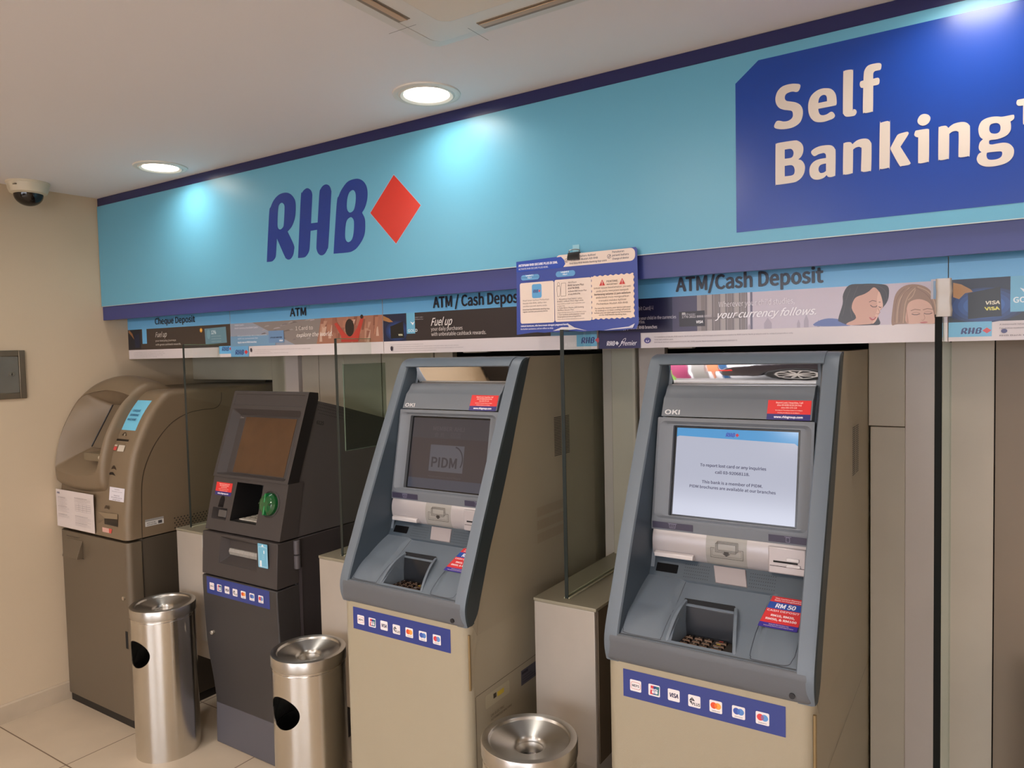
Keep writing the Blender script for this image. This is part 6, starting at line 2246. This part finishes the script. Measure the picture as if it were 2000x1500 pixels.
# side prints
d = Decal((BX1, 0, 0), (0, 1, 0), (0, 0, 1), base=.0006, rough=.45)
arc = smooth_open([(-.183, .818), (-.180, .935), (-.168, 1.089), (-.115, 1.210), (-.035, 1.300), (.05, 1.343), (.13, 1.355), (.20, 1.358), (.23, 1.385), (.235, 1.43)], 5)
d.line(arc, .0028, (40, 32, 24))
d.line([(-.183, .05), (-.183, .818)], .0025, (36, 28, 22))
d.rect(-.167, .868, -.082, .898, (206, 202, 196))
d.rect(-.167, .889, -.082, .899, (150, 146, 140))
d.text('SERVICE HOTLINE', -.160, .880, .04, .004, (60, 56, 56), .05)
d.text('PLEASE QUOTE SERIAL', -.160, .872, .045, .004, (60, 56, 56), .05)
d.rect(-.108, .872, -.090, .885, (70, 66, 66))
for i in range(30):
    for j in range(5):
        u = -.03 + i * .016 + (j % 2) * .008
        z = .835 + j * .011
        d._put([(u + .0034 * math.cos(q), z + .0034 * math.sin(q)) for q in (0, PI / 3, 2 * PI / 3, PI, 4 * PI / 3, 5 * PI / 3)], [list(range(6))], (18, 14, 12))
d.build('side_marks', t, 'side seams, vent holes and service label')

# hanging cable bundle below the first metal box
mb = MB()
mb.tube(smooth_open([(.900, -.02, .42), (.905, -.03, .36), (.912, -.028, .31), (.908, -.02, .27)], 4), .012, 10)
tag(mb.build('cable_bundle', mat('cable grey', (130, 118, 104), .6), smooth=True), 'grey cable bundle dangling beside the black cash machine', 'cable')

# ================================================================ outside, seen in the mirror strips
struct('ground', lambda b: b.box(-6, -16, -0.12, 12, YF - .2, -.02), mat('asphalt', (120, 116, 112), .8))
m_car = mat('dark car paint', (40, 36, 42), .2, coat=.6)
car = thing('car', (3.3, -6.8, 0), 'dark parked car outside behind the viewer, seen in the mirror strip', 'car')
mb = MB()
sidep = smooth_open([(1.16, .22), (1.12, .45), (1.22, .68), (1.55, .82), (2.05, .92), (2.75, 1.36), (3.3, 1.45), (4.1, 1.43), (4.75, 1.02), (5.2, .96), (5.34, .66), (5.3, .25)], 4)
mb.prism(sidep + [(4.95, .22), (4.88, .48), (4.6, .62), (4.3, .48), (4.22, .22), (2.3, .22), (2.24, .46), (1.96, .62), (1.68, .46), (1.6, .22)], -7.7, -5.95, 'y')
mb.build('body', m_car, car, bevel=.06, segs=4)
mb = MB()
mb.prism([(2.35, .98), (2.85, 1.30), (3.3, 1.37), (4.05, 1.35), (4.5, 1.0)], -5.955, -5.945, 'y')
mb.build('side_window', mat('car glass', (16, 18, 22), .05), car)
for x in (1.96, 4.58):
    mb = MB()
    mb.cyl((x, -6.16, .30), (x, -5.93, .30), .33, 40)
    w = mb.build('wheel', mat('tyre', (20, 19, 19), .7), car, bevel=.03)
    mb = MB()
    for k in range(10):
        a = 2 * PI * k / 10
        ca, sa = math.cos(a), math.sin(a)
        mb.add([(x + ca * .03 - sa * .02, -5.92, .30 + sa * .03 + ca * .02), (x + ca * .03 + sa * .02, -5.92, .30 + sa * .03 - ca * .02), (x + ca * .21 + sa * .012, -5.915, .30 + sa * .21 - ca * .012), (x + ca * .21 - sa * .012, -5.915, .30 + sa * .21 + ca * .012)], [(0, 1, 2, 3)])
    n = 40
    mb.loft([[(x + r * math.cos(2 * PI * k / n), y, .30 + r * math.sin(2 * PI * k / n)) for k in range(n)] for r, y in ((.20, -5.925), (.23, -5.918), (.235, -5.93))], cap=False)
    mb.cyl((x, -5.93, .30), (x, -5.912, .30), .035, 16)
    mb.build('rim', mat('alloy', (200, 198, 196), .3, .5), w)
mb = MB()
mb.box(1.13, -6.5, .50, 1.30, -5.944, .58)
mb.build('tail_light', mat('tail red', (190, 40, 36), .2), car, bevel=.01)
for x0, x1, z0, z1, col, lb in ((-.55, .62, .1, 2.0, (150, 50, 90), 'magenta banner outside'), (.30, .60, -.02, .55, (130, 190, 70), 'green planter box outside'), (.68, .86, 0, 2.2, (150, 146, 142), 'grey pillar outside'), (.88, 1.0, .4, 1.9, (214, 130, 90), 'orange banner outside'), (1.02, 1.10, -.02, 2.1, (30, 84, 130), 'blue sign post outside')):
    mb = MB()
    yb = -6.0 if 'planter' in lb else -6.45
    mb.box(x0, yb, -.02 if z0 < .2 else z0, x1, yb + .05, z1)
    if z0 > .2:
        mb.box(x0 + .04, yb + .01, -.02, x0 + .06, yb + .04, z0)
    nm = {'magenta banner outside': 'banner', 'orange banner outside': 'banner', 'green planter box outside': 'planter', 'grey pillar outside': 'pillar', 'blue sign post outside': 'sign_post'}[lb]
    tag(mb.build(nm, paint(col, .5)), lb + ' behind the viewer, seen only in the mirror strip', nm.replace('_', ' '))

kt = thing('information_kiosk', (.24, -3.45, 0), 'dark kiosk with a blue and white screen against the left wall, behind the viewer', 'kiosk')
mb = MB()
mb.box(.02, -3.78, 0, .30, -3.16, 1.40)
mb.build('cabinet', mat('kiosk dark', (30, 30, 34), .4), kt, bevel=.01)
d = Decal((.301, -3.47, .80), (0, 1, 0), (0, 0, 1), base=.001, emis=.9)
d.rect(-.26, -.55, .26, .55, (196, 222, 246))
d.poly([(-.26, .1)] + [(-.26 + .52 * k / 10, .28 + .08 * math.sin(k * .31)) for k in range(11)] + [(.26, .1)], (40, 70, 160))
d.build('screen', kt)
